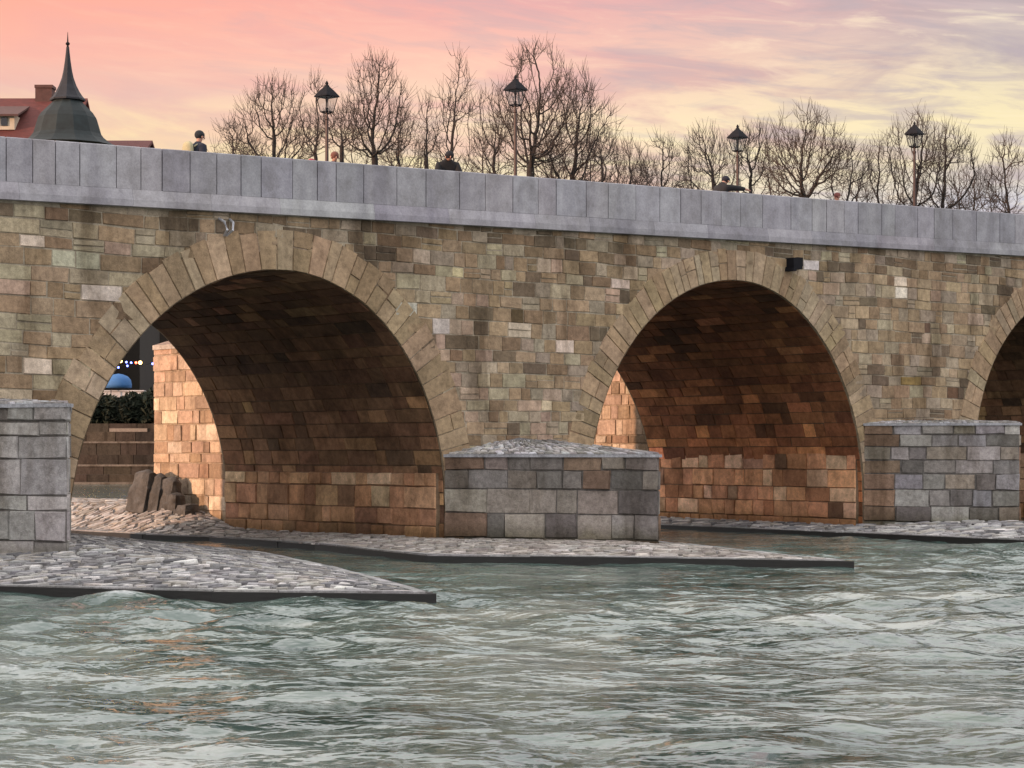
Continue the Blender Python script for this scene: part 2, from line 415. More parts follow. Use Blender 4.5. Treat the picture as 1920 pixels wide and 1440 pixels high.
def wall_rows(z0, z1, lo=.24, hi=.34):
    z = z0; r = []
    while z < z1: h = random.uniform(lo, hi); r.append((z, z + h)); z += h
    return r
def spandrel(y, sgn, x0, x1, detailed=True):
    ARCH = ARCHB if sgn > 0 else ARCHF
    mb = MB(); mort = (.40, .35, .27)
    # backing with the openings cut out
    xs = list(np.arange(x0, x1, .5)) + [x1]
    for a in ARCH: xs += [a[0] - a[2], a[0] + a[4]] + [a[0] - a[2] * math.cos(t) for t in np.linspace(0, PI / 2, 24)] + [a[0] + a[4] * math.cos(t) for t in np.linspace(0, PI / 2, 24)]
    xs = sorted(set(round(x, 4) for x in xs if x0 <= x <= x1))
    def zl(x, xm):
        for a in ARCH:
            if a[0] - a[2] < xm < a[0] + a[4]:
                v = zin(a, x); return v if v is not None else (a[3] if x < a[0] else a[5])
        return -.8
    for i in range(len(xs) - 1):
        xa, xb = xs[i], xs[i + 1]; xm = (xa + xb) / 2
        p = [(xa, y, zl(xa, xm)), (xb, y, zl(xb, xm)), (xb, y, zwall(xb)), (xa, y, zwall(xa))]
        mb.add(p if sgn < 0 else p[::-1], [(0, 1, 2, 3)], mort)
    rw = wall_rows(.1, 9.6)
    stones = []
    for (za, zb) in rw:
        zm = (za + zb) / 2; hscale = 1.0
        # free intervals of this row
        blocks = []
        for a in ARCH:
            # to the middle of the ring thickness
            off = .45; L = R = None
            for s_ in (-1, 1):
                lo_, hi_ = (a[0] - a[2] - .0, a[0]) if s_ < 0 else (a[0], a[0] + a[4])
            z_ = zm
            if z_ < a[1] + .55:
                def edge(side):
                    aa, z0 = (a[2], a[3]) if side < 0 else (a[4], a[5])
                    if z_ <= z0: return a[0] + side * (aa + off)
                    t = (z_ - z0) / (a[1] + off - z0); t = min(t, .9999)
                    return a[0] + side * (aa + off) * math.sqrt(1 - t * t)
                blocks.append((edge(-1), edge(1)))
        x = x0 + random.uniform(0, .4)
        segs = []; cur = x0
        for (l, r) in sorted(blocks): segs.append((cur, l)); cur = r
        segs.append((cur, max(x1, cur)))
        for (sa, sb) in segs:
            sa, sb = max(sa, x0), min(sb, x1)
            x = sa
            while x < sb - .05:
                big = mnoise.noise(Vector((x * .10, 3.0, zm * .3)))
                base_w = .60 if x < 21.5 else .45
                wd = random.uniform(.55, 1.6) * base_w * (1 if detailed else 1.6)
                if sb - (x + wd) < .22: wd = sb - x
                stones.append((x, x + wd, za, zb)); x += wd
    used = {}
    for k, (sx, sz, c_) in enumerate(SPECIAL):
        best = min(range(len(stones)), key=lambda i: abs((stones[i][0] + stones[i][1]) / 2 - sx) + 1.5 * abs((stones[i][2] + stones[i][3]) / 2 - sz)) if sgn < 0 else None
        if best is not None: used[best] = c_
    for i, (xa, xb, za, zb) in enumerate(stones):
        xm, zm = (xa + xb) / 2, (za + zb) / 2
        za1, zb1 = za, zb
        t0, t1 = zwall(xa) - .012, zwall(xb) - .012
        if za > min(t0, t1) - .04: continue
        if xb - xa > .12 and random.random() < .10 and zb - za > .27: pass
        wv = lambda x_, z_: z_ + .055 * mnoise.noise(Vector((x_ * .35, 2, z_ * .6))) + .018 * mnoise.noise(Vector((x_ * 1.7, 7, z_ * 2)))
        c4 = [(xa, y, min(wv(xa, za), t0)), (xb, y, min(wv(xb, za), t1)), (xb, y, min(wv(xb, zb), t1)), (xa, y, min(wv(xa, zb), t0))]
        nz_ = mnoise.noise(Vector((xm * .22, 0, zm * .55))); nd = mnoise.noise(Vector((xm * .45 + 9, 5, zm * .7)))
        if xm < 23: pal = [(.5, (.44, .41, .31)), (3.0, TAN), (2.0, TAN2), (3.0 + 8 * max(0, nz_ + (.16 if zm > 4.6 else -.2)), GREEN), (1.7, BROWN), (.25, PINK)]
        elif xm < 36: pal = [(.35, (.44, .39, .31)), (3.0, TAN), (2.6, TAN2), (1.2 + 3 * max(0, nz_), GREEN), (1.8, BROWN), (1.0 + 2 * max(0, -nz_), PINK), (1.8, GREY), (.7 + 4 * max(0, nd), DARK)]
        else: pal = [(4, TAN2), (2.2, TAN), (1.6, GREY), (1.6, (.34, .295, .215)), (.7, BROWN), (.8, PINK), (.5, DARK), (.5, GREEN)]
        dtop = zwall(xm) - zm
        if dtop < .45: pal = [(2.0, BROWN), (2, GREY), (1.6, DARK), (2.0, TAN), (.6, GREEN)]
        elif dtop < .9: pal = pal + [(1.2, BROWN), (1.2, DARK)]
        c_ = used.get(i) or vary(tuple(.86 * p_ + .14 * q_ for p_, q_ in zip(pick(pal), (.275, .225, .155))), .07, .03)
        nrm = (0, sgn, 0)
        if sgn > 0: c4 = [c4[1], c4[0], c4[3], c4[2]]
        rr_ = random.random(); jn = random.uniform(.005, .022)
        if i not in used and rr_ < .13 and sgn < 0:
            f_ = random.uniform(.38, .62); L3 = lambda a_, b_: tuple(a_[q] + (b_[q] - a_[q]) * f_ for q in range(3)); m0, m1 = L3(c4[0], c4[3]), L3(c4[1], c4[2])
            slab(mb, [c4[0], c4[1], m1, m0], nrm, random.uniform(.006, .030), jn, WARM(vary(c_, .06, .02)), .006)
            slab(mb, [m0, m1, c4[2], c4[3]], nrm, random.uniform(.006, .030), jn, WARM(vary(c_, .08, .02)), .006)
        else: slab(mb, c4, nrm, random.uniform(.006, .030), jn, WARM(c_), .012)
        # now and then a stone is split in two thin ones
    return mb
in_world(spandrel(0.0, -1, 4, 62), 'spandrel_wall', M['wall'])
in_world(spandrel(W, 1, 4, 62, False), 'spandrel_wall', M['wall'])
for (xa, xb) in ((BX0, 4), (62, BX1)):
    for (yy, sg) in ((0.0, -1), (W, 1)): in_world(spandrel(yy, sg, xa, xb, False), 'spandrel_wall', M['wall'])

# arch rings
RINGC = [(.320, .255, .168), (.295, .232, .150), (.335, .270, .182), (.265, .205, .132), (.33, .28, .20)]
for ai, a in enumerate(ARCH):
    for (yy, sg) in ((0.0, -1), (W, 1)):
        P_ = profile(a if sg < 0 else ARCHB[ai], 56, .1); S = arclen(P_)
        mb = MB(); s = 0.0; pitch = {1: (.24, .40), 2: (.20, .34)}.get(ai, (.24, .4))
        while s < S[-1] - .05:
            wd = random.uniform(*pitch)
            mid_ = abs(s / S[-1] - .5)
            if mid_ > .22: wd *= 1.25
            e = min(s + wd, S[-1])
            if S[-1] - e < .12: e = S[-1]
            th = .84 if ai == 1 else .78
            th0 = th * random.uniform(.93, 1.07)
            (p0, n0), (p1, n1) = at_len(P_, S, s), at_len(P_, S, e)
            nsub = 1
            y_ = yy
            c4 = [(p0[0], y_, p0[1]), (p1[0], y_, p1[1]), (p1[0] + n1[0] * th0, y_, p1[1] + n1[1] * th0), (p0[0] + n0[0] * th0, y_, p0[1] + n0[1] * th0)]
            if ai in (1, 2):
                for q_ in (2, 3):
                    lim = zwall(c4[q_][0]) - .05
                    if c4[q_][2] > lim: c4[q_] = (c4[q_][0], y_, lim)
            col = vary(WARM(random.choice(RINGC)), .07, .03)
            cuts = [(0, 1)] if random.random() < .72 else ([(0, random.uniform(.38, .62))])
            def lerp3(a_, b_, t): return tuple(a_[i] + (b_[i] - a_[i]) * t for i in range(3))
            parts_ = cuts if cuts[0][1] == 1 else [cuts[0], (cuts[0][1], 1)]
            for (ta, tb) in parts_:
                q = [lerp3(c4[0], c4[3], ta), lerp3(c4[1], c4[2], ta), lerp3(c4[1], c4[2], tb), lerp3(c4[0], c4[3], tb)]
                if sg > 0: q = [q[1], q[0], q[3], q[2]]
                slab(mb, q, (0, sg, 0), random.uniform(.026, .036), random.uniform(.003, .012), vary(col, .03, .02), .004)
            s = e
        # the edge of the ring towards the opening
        mb2 = mb
        for i in range(len(P_) - 1):
            (x1_, z1_), (x2_, z2_) = P_[i], P_[i + 1]
            f = [(x1_, yy + sg * .036, z1_), (x2_, yy + sg * .036, z2_), (x2_, yy - sg * .05, z2_), (x1_, yy - sg * .05, z1_)]
            mb2.add(f, [(0, 1, 2, 3)], (.27, .215, .145))
        in_world(mb, 'arch_ring', M['ring'])

# vaults (the barrel of the second arch opens out a little towards the back)
FLARE = {2: .095}
for ai, a in enumerate(ARCH):
    P_ = profile(a, 56, -.6); S = arclen(P_); mb = MB()
    fl = FLARE.get(ai, 0); FX = lambda x, y: x + fl * y * max(0, (x - a[0]) / a[4])
    for i in range(len(P_) - 1):
        (x1_, z1_), (x2_, z2_) = P_[i], P_[i + 1]
        mb.add([(x1_, .0, z1_), (x2_, .0, z2_), (FX(x2_, W), W, z2_), (FX(x1_, W), W, z1_)], [(0, 3, 2, 1)], (.15, .10, .06))
    s = .4
    while s < S[-1] - .3:
        e = min(s + random.uniform(.24, .40), S[-1] - .1); yv = .02
        (p0, n0), (p1, n1) = at_len(P_, S, s), at_len(P_, S, e)
        fr = s / S[-1]
        while yv < W - .05:
            ye = yv + random.uniform(.35, 1.3)
            if W - .02 - ye < .3: ye = W - .02
            r = random.random()
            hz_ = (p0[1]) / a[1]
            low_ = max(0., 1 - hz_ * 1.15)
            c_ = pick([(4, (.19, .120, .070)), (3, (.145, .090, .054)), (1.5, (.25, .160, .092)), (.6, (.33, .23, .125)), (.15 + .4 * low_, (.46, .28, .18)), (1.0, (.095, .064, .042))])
            c_ = tuple(k_ * m_ * (.74 + 1.4 * low_) for k_, m_ in zip(c_, (1.08, .95, .88)))  # lower courses lightened to hold the warm bounce light, crown kept darker
            if ai == 2: c_ = (c_[0] * 1.35, c_[1] * .97, c_[2] * .80)  # second arch reddened, its orange glow put into the stone
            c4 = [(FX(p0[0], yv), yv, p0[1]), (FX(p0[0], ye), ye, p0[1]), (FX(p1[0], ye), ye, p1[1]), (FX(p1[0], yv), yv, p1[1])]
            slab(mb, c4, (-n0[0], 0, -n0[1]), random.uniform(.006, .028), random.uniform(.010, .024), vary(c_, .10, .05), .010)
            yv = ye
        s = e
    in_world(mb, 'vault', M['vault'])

# plinths along the inner walls, pier by pier; the warm glow is painted into their orange stones
def wall_strip(mb, p0, p1, z0, z1f, rows, wlo, whi, palf, nrm, joint=(.010, .024), hgt_=(.01, .035), topf=None, back=(.18, .15, .12), jit=.012):
    """stones in rows on the vertical plane from p0 to p1 (xy)"""
    p0 = Vector((*p0, 0)); p1 = Vector((*p1, 0)); L = (p1 - p0).length; d = (p1 - p0) / L
    z = z0; first = True
    zmax = z0 + sum(rows)
    mb.add([p0 + Vector((0, 0, z0 - .9)), p1 + Vector((0, 0, z0 - .9)), p1 + Vector((0, 0, zmax)), p0 + Vector((0, 0, zmax))], [(0, 1, 2, 3)], back)
    for ri, h in enumerate(rows):
        u = 0.0
        while u < L - .04:
            e = u + random.uniform(wlo, whi)
            if L - e < wlo * .7: e = L
            c = palf(ri, (u + e) / 2 / L, z)
            c4 = [p0 + d * u + Vector((0, 0, z)), p0 + d * e + Vector((0, 0, z)), p0 + d * e + Vector((0, 0, z + h)), p0 + d * u + Vector((0, 0, z + h))]
            if not (topf and topf(ri)): slab(mb, c4, nrm, random.uniform(*hgt_), random.uniform(*joint), c, jit)
            u = e
        z += h
RUST = (.82, .42, .23); GLOW_PEACH = (.88, .58, .38); DULL_ORANGE = (.52, .25, .13); SAND = (.44, .34, .23)  # oranges that put the glow under the arches into stone colour
# piers: left x, right x, nose x, nose y, top z of the cutwater, base z, apex z, plinth height
PIERS = [(-1.5, 6.85, 2.6, -4.2, 2.8, .3, 3.2, 1.8), (15.55, 20.1, 17.75, -4.26, 2.92, .35, 3.12, 1.7), (29.37, 33.65, 31.5, -4.56, 2.05, .05, 2.46, 1.66),
         (43.48, 48.2, 45.8, -3.25, 2.86, .02, 3.0, 2.12), (57.7, 62.5, 60.1, -3.6, 2.9, .0, 3.3, 2.1)]
PLAB = ['grey cutwater pier beyond the left of the photograph', 'pale limestone pier with large blocks, closest on the left', 'dark grey pier with a low cobbled roof between the two big arches',
        'grey block pier right of the second arch', 'far pier beyond the third arch']
LG = (.46, .44, .43); MG = (.32, .305, .29); DG = (.195, .18, .168); BG = (.31, .275, .225); BRN = (.25, .175, .125)
for pi, (xl, xr, xn, yn, zt, zb, za, ph) in enumerate(PIERS):
    mb = MB()
    nrows = {1: [.24, .50, .26, .60, .38, .24, .26], 2: [.20, .50, .50, .38, .30], 3: [.28, .38, .42, .40, .34, .34, .30, .26]}.get(pi, [.3, .5, .45, .4, .4, .4])
    sc_ = (zt - zb) / sum(nrows); rows = [r * sc_ for r in nrows]
    if pi == 1: pal = lambda ri, u, z: vary(pick([(5, LG), (1.6, MG), (1.2, (.36, .345, .32)), (.5, BG)]), .09, .03)
    elif pi == 2:
        def pal(ri, u, z):
            if ri in (0, 1) and u < .35: return vary(pick([(3, BRN), (1, DULL_ORANGE), (1, DG)]), .1, .03)
            if ri in (1, 2): return vary(pick([(2.0, DG), (1.0, MG), (1.6, (.36, .32, .28)), (.4, LG), (.8, BRN)]), .1, .03)
            return vary(pick([(3.2, DG), (2, (.24, .21, .185)), (1.2, MG), (1.6, BRN)]), .1, .03)
    else:
        def pal(ri, u, z):
            if u < .16: return vary(pick([(2, BRN), (1, (.28, .185, .13)), (1, BG)]), .1, .03)
            return vary(pick([(3, MG), (2, (.31, .305, .315)), (1.2, LG), (1.5, DG), (1, BG)]), .1, .03)
    for (p0, p1) in (((xl, 0), (xn, yn)), ((xn, yn), (xr, 0))):
        d = Vector((p1[0] - p0[0], p1[1] - p0[1], 0)).normalized(); nr = Vector((d.y, -d.x, 0))
        wall_strip(mb, p0, p1, zb, None, rows, .42, 1.05, pal, nr, (.006, .026), (.012, .06), back=(.17, .16, .15), jit=.018)
    pier = in_world(mb, 'pier', M['pier']); pier['label'] = PLAB[pi]
    # cobbled roof of the cutwater, real stones on two falling planes
    mr = MB(); apex = Vector((xn * .6 + (xl + xr) * .2, 0, za)); nose = Vector((xn, yn - .05, zt + .03))
    for corner in (Vector((xl - .02, 0, zt + .03)), Vector((xr + .02, 0, zt + .03))):
        base_tri = [corner, nose, apex]
        n_ = (nose - corner).cross(apex - corner); n_.normalize()
        if n_.z < 0: n_ = -n_
        mr.add(base_tri, [(0, 1, 2)] if corner.x < xn else [(0, 2, 1)], (.16, .16, .17))
        NN = 13
        for i in range(NN):
            for j in range(NN * 2):
                u0, u1 = i / NN, (i + 1) / NN; v0, v1 = j / (NN * 2), (j + 1) / (NN * 2)
                def bary(u, v): return corner * (1 - u) * (1 - v) + nose * (1 - u) * v + apex * u
                j0 = .0 if i % 2 else .5 / (NN * 2)
                qd = [bary(u0, min(1, v0 + j0)), bary(u0, min(1, v1 + j0)), bary(u1, min(1, v1 + j0)), bary(u1, min(1, v0 + j0))]
                if (qd[1] - qd[0]).length < .06: continue
                if corner.x > xn: qd = [qd[1], qd[0], qd[3], qd[2]]
                slab(mr, [p + n_ * .005 for p in qd], n_, random.uniform(.01, .04), .03, vary(random.choice([LG, (.50, .50, .52), MG, (.36, .35, .33)]), .15, .03), .03)
    # coping course below the roof
    for (p0, p1) in (((xl, 0), (xn, yn)), ((xn, yn), (xr, 0))):
        a_ = Vector((*p0, 0)); b_ = Vector((*p1, 0)); d = (b_ - a_).normalized(); nr = Vector((d.y, -d.x, 0))
        pts = [a_ + nr * .075, b_ + nr * .075 + (d * .04 if p1 == (xn, yn) else d * 0), b_ - nr * .2, a_ - nr * .2]
        lo_ = [p + Vector((0, 0, zt - .035)) for p in pts]; hi_ = [p + Vector((0, 0, zt + .028)) for p in pts]
        mr.add(lo_ + hi_, [(0, 3, 2, 1), (4, 5, 6, 7), (0, 1, 5, 4), (1, 2, 6, 5), (2, 3, 7, 6), (3, 0, 4, 7)], (.40, .41, .44))
    bchild(mr.build('pier_roof', M['cobble'], None), pier)
    # downstream extension: straight sides then a point
    mb = MB(); zt2 = 4.95; yb, yt = (12.3, 12.9) if pi >= 2 else (11.5, 12.1)
    xn2 = xl + .9; yr = 11.0 if pi >= 2 else 10.8  # unseen right corner placed to steer the low sun
    rows = []
    while sum(rows) < zt2 - .02: rows.append(random.uniform(.22, .50))
    rows[-1] -= sum(rows) - zt2
    if rows[-1] < .12: rows[-2] += rows[-1]; rows.pop()
    pal = lambda ri, u, z: vary(pick([(3, (.46, .335, .24)), (2, (.54, .41, .30)), (1.2, (.34, .235, .16)), (1, (.62, .50, .38))]), .09, .04)
    xl0 = xl; xl = xl + (.83 if pi == 3 else 0); xn2 = xl + .9
    rows_hi = rows + [.36] * 4; zr2 = zt2 + 1.42
    for (p0, p1) in (((xl, yb), (xl, W)), ((xr, W), (xr, yr)), ((xr, yr), (xn2, yt)), ((xn2, yt), (xl, yb))):
        rows_ = rows_hi if p0[0] == xr and p1[0] == xr else rows
        d = Vector((p1[0] - p0[0], p1[1] - p0[1], 0)).normalized(); nr = Vector((d.y, -d.x, 0))
        wall_strip(mb, p0, p1, .0, None, rows_, .20, 1.0, pal, nr, (.012, .026), (.012, .045), back=(.40, .32, .24))
    # its sloping stone roof, raised on the unseen side to block the sun
    tp = [Vector((xl - .06, W, zt2)), Vector((xl - .06, yb, zt2)), Vector((xn2, yt + .06, zt2)), Vector((xr + .06, yr, zr2)), Vector((xr + .06, W, zr2))]
    mb.add(tp, [(0, 4, 3, 1), (1, 3, 2)], (.30, .21, .16))
    lowr = [Vector((p.x, p.y, p.z - .12)) for p in tp]
    mb.add(tp + lowr, [(0, 1, 6, 5), (1, 2, 7, 6), (2, 3, 8, 7), (3, 4, 9, 8), (5, 6, 8, 9), (6, 7, 8)], (.52, .47, .42))
    mb.add([(xn2, yt, 0), (xr, yr, 0), (xr, yr, zr2 - .02), (xn2, yt, zt2 - .02)], [(0, 1, 2, 3)], (.42, .32, .24))
    e_ = in_world(mb, 'pier_extension', M['pier'])
    # plinth
    mb = MB(); rows = []
    while sum(rows) < ph - .02: rows.append(random.uniform(.34, .5))
    rows[-1] -= sum(rows) - ph
    if rows[-1] < .16: rows[-2] += rows[-1]; rows.pop()
    if pi >= 3: pal = lambda ri, u, z: vary(pick([(4, RUST), (2.5, GLOW_PEACH), (2, DULL_ORANGE), (.8, (.50, .30, .19)), (.7, (.22, .125, .075))]), .09, .04) if ri > 0 else vary(RUST, .06, .03)
    else: pal = lambda ri, u, z: vary(pick([(3, (.58, .32, .18)), (2.0, (.66, .40, .23)), (1.2, (.42, .23, .135)), (1.4 if ri >= len(rows) - 2 else .1, (.78, .55, .36))]), .09, .04)
    ym = W - .12
    for side_ in (0, 1):
        mb = MB()
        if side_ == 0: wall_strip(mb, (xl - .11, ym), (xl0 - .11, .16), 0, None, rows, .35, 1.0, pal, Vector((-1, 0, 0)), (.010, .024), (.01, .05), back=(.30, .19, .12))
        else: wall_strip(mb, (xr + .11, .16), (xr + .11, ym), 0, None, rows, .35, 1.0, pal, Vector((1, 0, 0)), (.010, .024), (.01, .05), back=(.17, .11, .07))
        xa, xb = ((xl - .11, xl + .2), (xr - .2, xr + .11))[side_]
        xf, xg = (xa - xl + xl0, xb - xl + xl0) if side_ == 0 else (xa, xb)
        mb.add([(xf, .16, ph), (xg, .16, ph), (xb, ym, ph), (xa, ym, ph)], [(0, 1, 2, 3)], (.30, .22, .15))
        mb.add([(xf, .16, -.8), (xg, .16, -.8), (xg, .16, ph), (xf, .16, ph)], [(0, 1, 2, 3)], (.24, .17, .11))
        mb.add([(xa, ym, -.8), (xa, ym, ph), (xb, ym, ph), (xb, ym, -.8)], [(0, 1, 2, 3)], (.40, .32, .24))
        in_world(mb, 'plinth', M['vault'])

# parapet: granite slabs standing on a projecting base course, both sides of the deck
JX_L = [18.75, 19.3, 19.78, 20.3, 21.1, 21.65, 22.13, 22.77, 23.4, 23.98, 24.47, 25.25, 25.88, 26.36, 27.08, 27.97, 28.77, 29.71, 30.45, 31.26, 32.02, 32.57, 33.5, 34.2, 35.1, 35.9]
jx = []; x = BX0
while x < JX_L[0] - .4: jx.append(x); x += random.uniform(.5, 1.0)
jx += JX_L; x = JX_L[-1]
while x < BX1: x += random.choice([.55, .7, .8, .95, 1.05]); jx.append(min(x, BX1))
GR = [(.325, .320, .345), (.345, .340, .365), (.305, .302, .328), (.365, .358, .380)]
for side, (yo, yi, sg) in enumerate(((-.10, .16, -1), (W + .10, W - .16, 1))):
    mb = MB(); cb = MB()
    for i in range(len(jx) - 1):
        xa, xb = jx[i], jx[i + 1]; c = vary(random.choice(GR), .03, .015); gap = .011; dpt = random.uniform(-.006, .006)
        ya, yb_ = sorted((yo + dpt, yi)); a0, b0 = xa + gap, xb - gap; bv = .010
        z = lambda x_, k: ztop(x_) - k
        ring = []
        for (ins, yins) in ((0, bv), (bv, 0)):
            pass
        V = [(a0, ya, z(a0, PANEL_H)), (b0, ya, z(b0, PANEL_H)), (b0, yb_, z(b0, PANEL_H)), (a0, yb_, z(a0, PANEL_H)),
             (a0, ya, z(a0, .015)), (b0, ya, z(b0, .015)), (b0, yb_, z(b0, .015)), (a0, yb_, z(a0, .015)),
             (a0 + bv, ya + .015, z(a0, 0)), (b0 - bv, ya + .015, z(b0, 0)), (b0 - bv, yb_ - .015, z(b0, 0)), (a0 + bv, yb_ - .015, z(a0, 0))]
        mb.add(V, [(0, 3, 2, 1), (0, 1, 5, 4), (1, 2, 6, 5), (2, 3, 7, 6), (3, 0, 4, 7), (4, 5, 9, 8), (5, 6, 10, 9), (6, 7, 11, 10), (7, 4, 8, 11), (8, 9, 10, 11)], c)
    # dark seams are real gaps backed by a recessed core
    mb2 = [(BX0, 0), (BX1, 0)]
    ya, yb_ = sorted((yo - sg * .035, yi + sg * .02))
    mb.add([(BX0, ya, ztop(BX0) - PANEL_H), (BX1, ya, ztop(BX1) - PANEL_H), (BX1, yb_, ztop(BX1) - PANEL_H), (BX0, yb_, ztop(BX0) - PANEL_H),
            (BX0, ya, ztop(BX0) - .05), (BX1, ya, ztop(BX1) - .05), (BX1, yb_, ztop(BX1) - .05), (BX0, yb_, ztop(BX0) - .05)],
           [(0, 1, 5, 4), (1, 2, 6, 5), (2, 3, 7, 6), (3, 0, 4, 7), (4, 5, 6, 7)], (.085, .085, .10))
    in_world(mb, 'parapet', M['granite'])
    x = BX0
    while x < BX1 - .1:
        e = min(BX1, x + random.uniform(1.6, 2.6)); c = vary(random.choice(GR), .05, .02)
        c = tuple(k * .97 for k in c)
        ya, yb_ = sorted((yo + sg * .05 * 1.0, yi)); z0 = lambda x_: ztop(x_) - PAR_H; z1 = lambda x_: ztop(x_) - PANEL_H - .003
        a0, b0 = x + .002, e - .002
        lip = .05
        cb.add([(a0, ya, z0(a0)), (b0, ya, z0(b0)), (b0, yb_, z0(b0)), (a0, yb_, z0(a0)), (a0, ya, z0(a0) + .13), (b0, ya, z0(b0) + .13),
                (a0, yo if sg < 0 else ya, z1(a0)), (b0, yo if sg < 0 else ya, z1(b0)), (b0, yb_, z1(b0)), (a0, yb_, z1(a0))],
               [(0, 3, 2, 1), (0, 1, 5, 4), (4, 5, 7, 6), (6, 7, 8, 9), (2, 3, 9, 8), (3, 0, 4, 6, 9), (1, 2, 8, 7, 5)], c)
        x = e
    in_world(cb, 'cornice', M['granite'])
mb = MB()
mb.add([(BX0, .17, zdeck(BX0)), (BX1, .17, zdeck(BX1)), (BX1, W - .17, zdeck(BX1)), (BX0, W - .17, zdeck(BX0)),
        (BX0, .02, zwall(BX0) - .03), (BX1, .02, zwall(BX1) - .03), (BX1, W - .02, zwall(BX1) - .03), (BX0, W - .02, zwall(BX0) - .03)],
       [(0, 1, 2, 3), (4, 7, 6, 5)])
in_world(mb, 'deck', M['deck'])
# iron fittings under the parapet and on the left pier
mb = MB()
for dx_ in (0, .26): mb.tube([(23.5 + dx_, -.02, 6.86), (23.52 + dx_ * .8, -.20, 6.78), (23.56 + dx_ * .5, -.24, 6.62), (23.6 + dx_ * .2, -.06, 6.52)], [.028] * 4, 6)
o = in_world(mb, 'wall_bracket', plain_mat('galvanised_metal', (.42, .43, .46), .45, .4)); o['label'] = 'small pale metal bracket over the big left arch'
mb = MB(); mb.box(40.45, 40.78, -.28, .05, 6.78, 7.06); mb.box(40.78, 40.98, -.12, .05, 6.88, 7.10); mb.box(40.40, 40.52, -.32, .0, 6.72, 6.80)
o = in_world(mb, 'drain_spout', M['iron']); o['label'] = 'dark square drain spout above the second arch'
mb = MB()
px_, py_ = 17.05, -3.03
nr = Vector((-4.26, -2.2, 0)).normalized()
mb.tube([Vector((px_, py_, 3.06)) - nr * .05, Vector((px_, py_, 3.04)) + nr * .1, Vector((px_, py_, 2.62)) + nr * .1], [.022] * 3, 6)
o = in_world(mb, 'iron_staple', M['iron'])

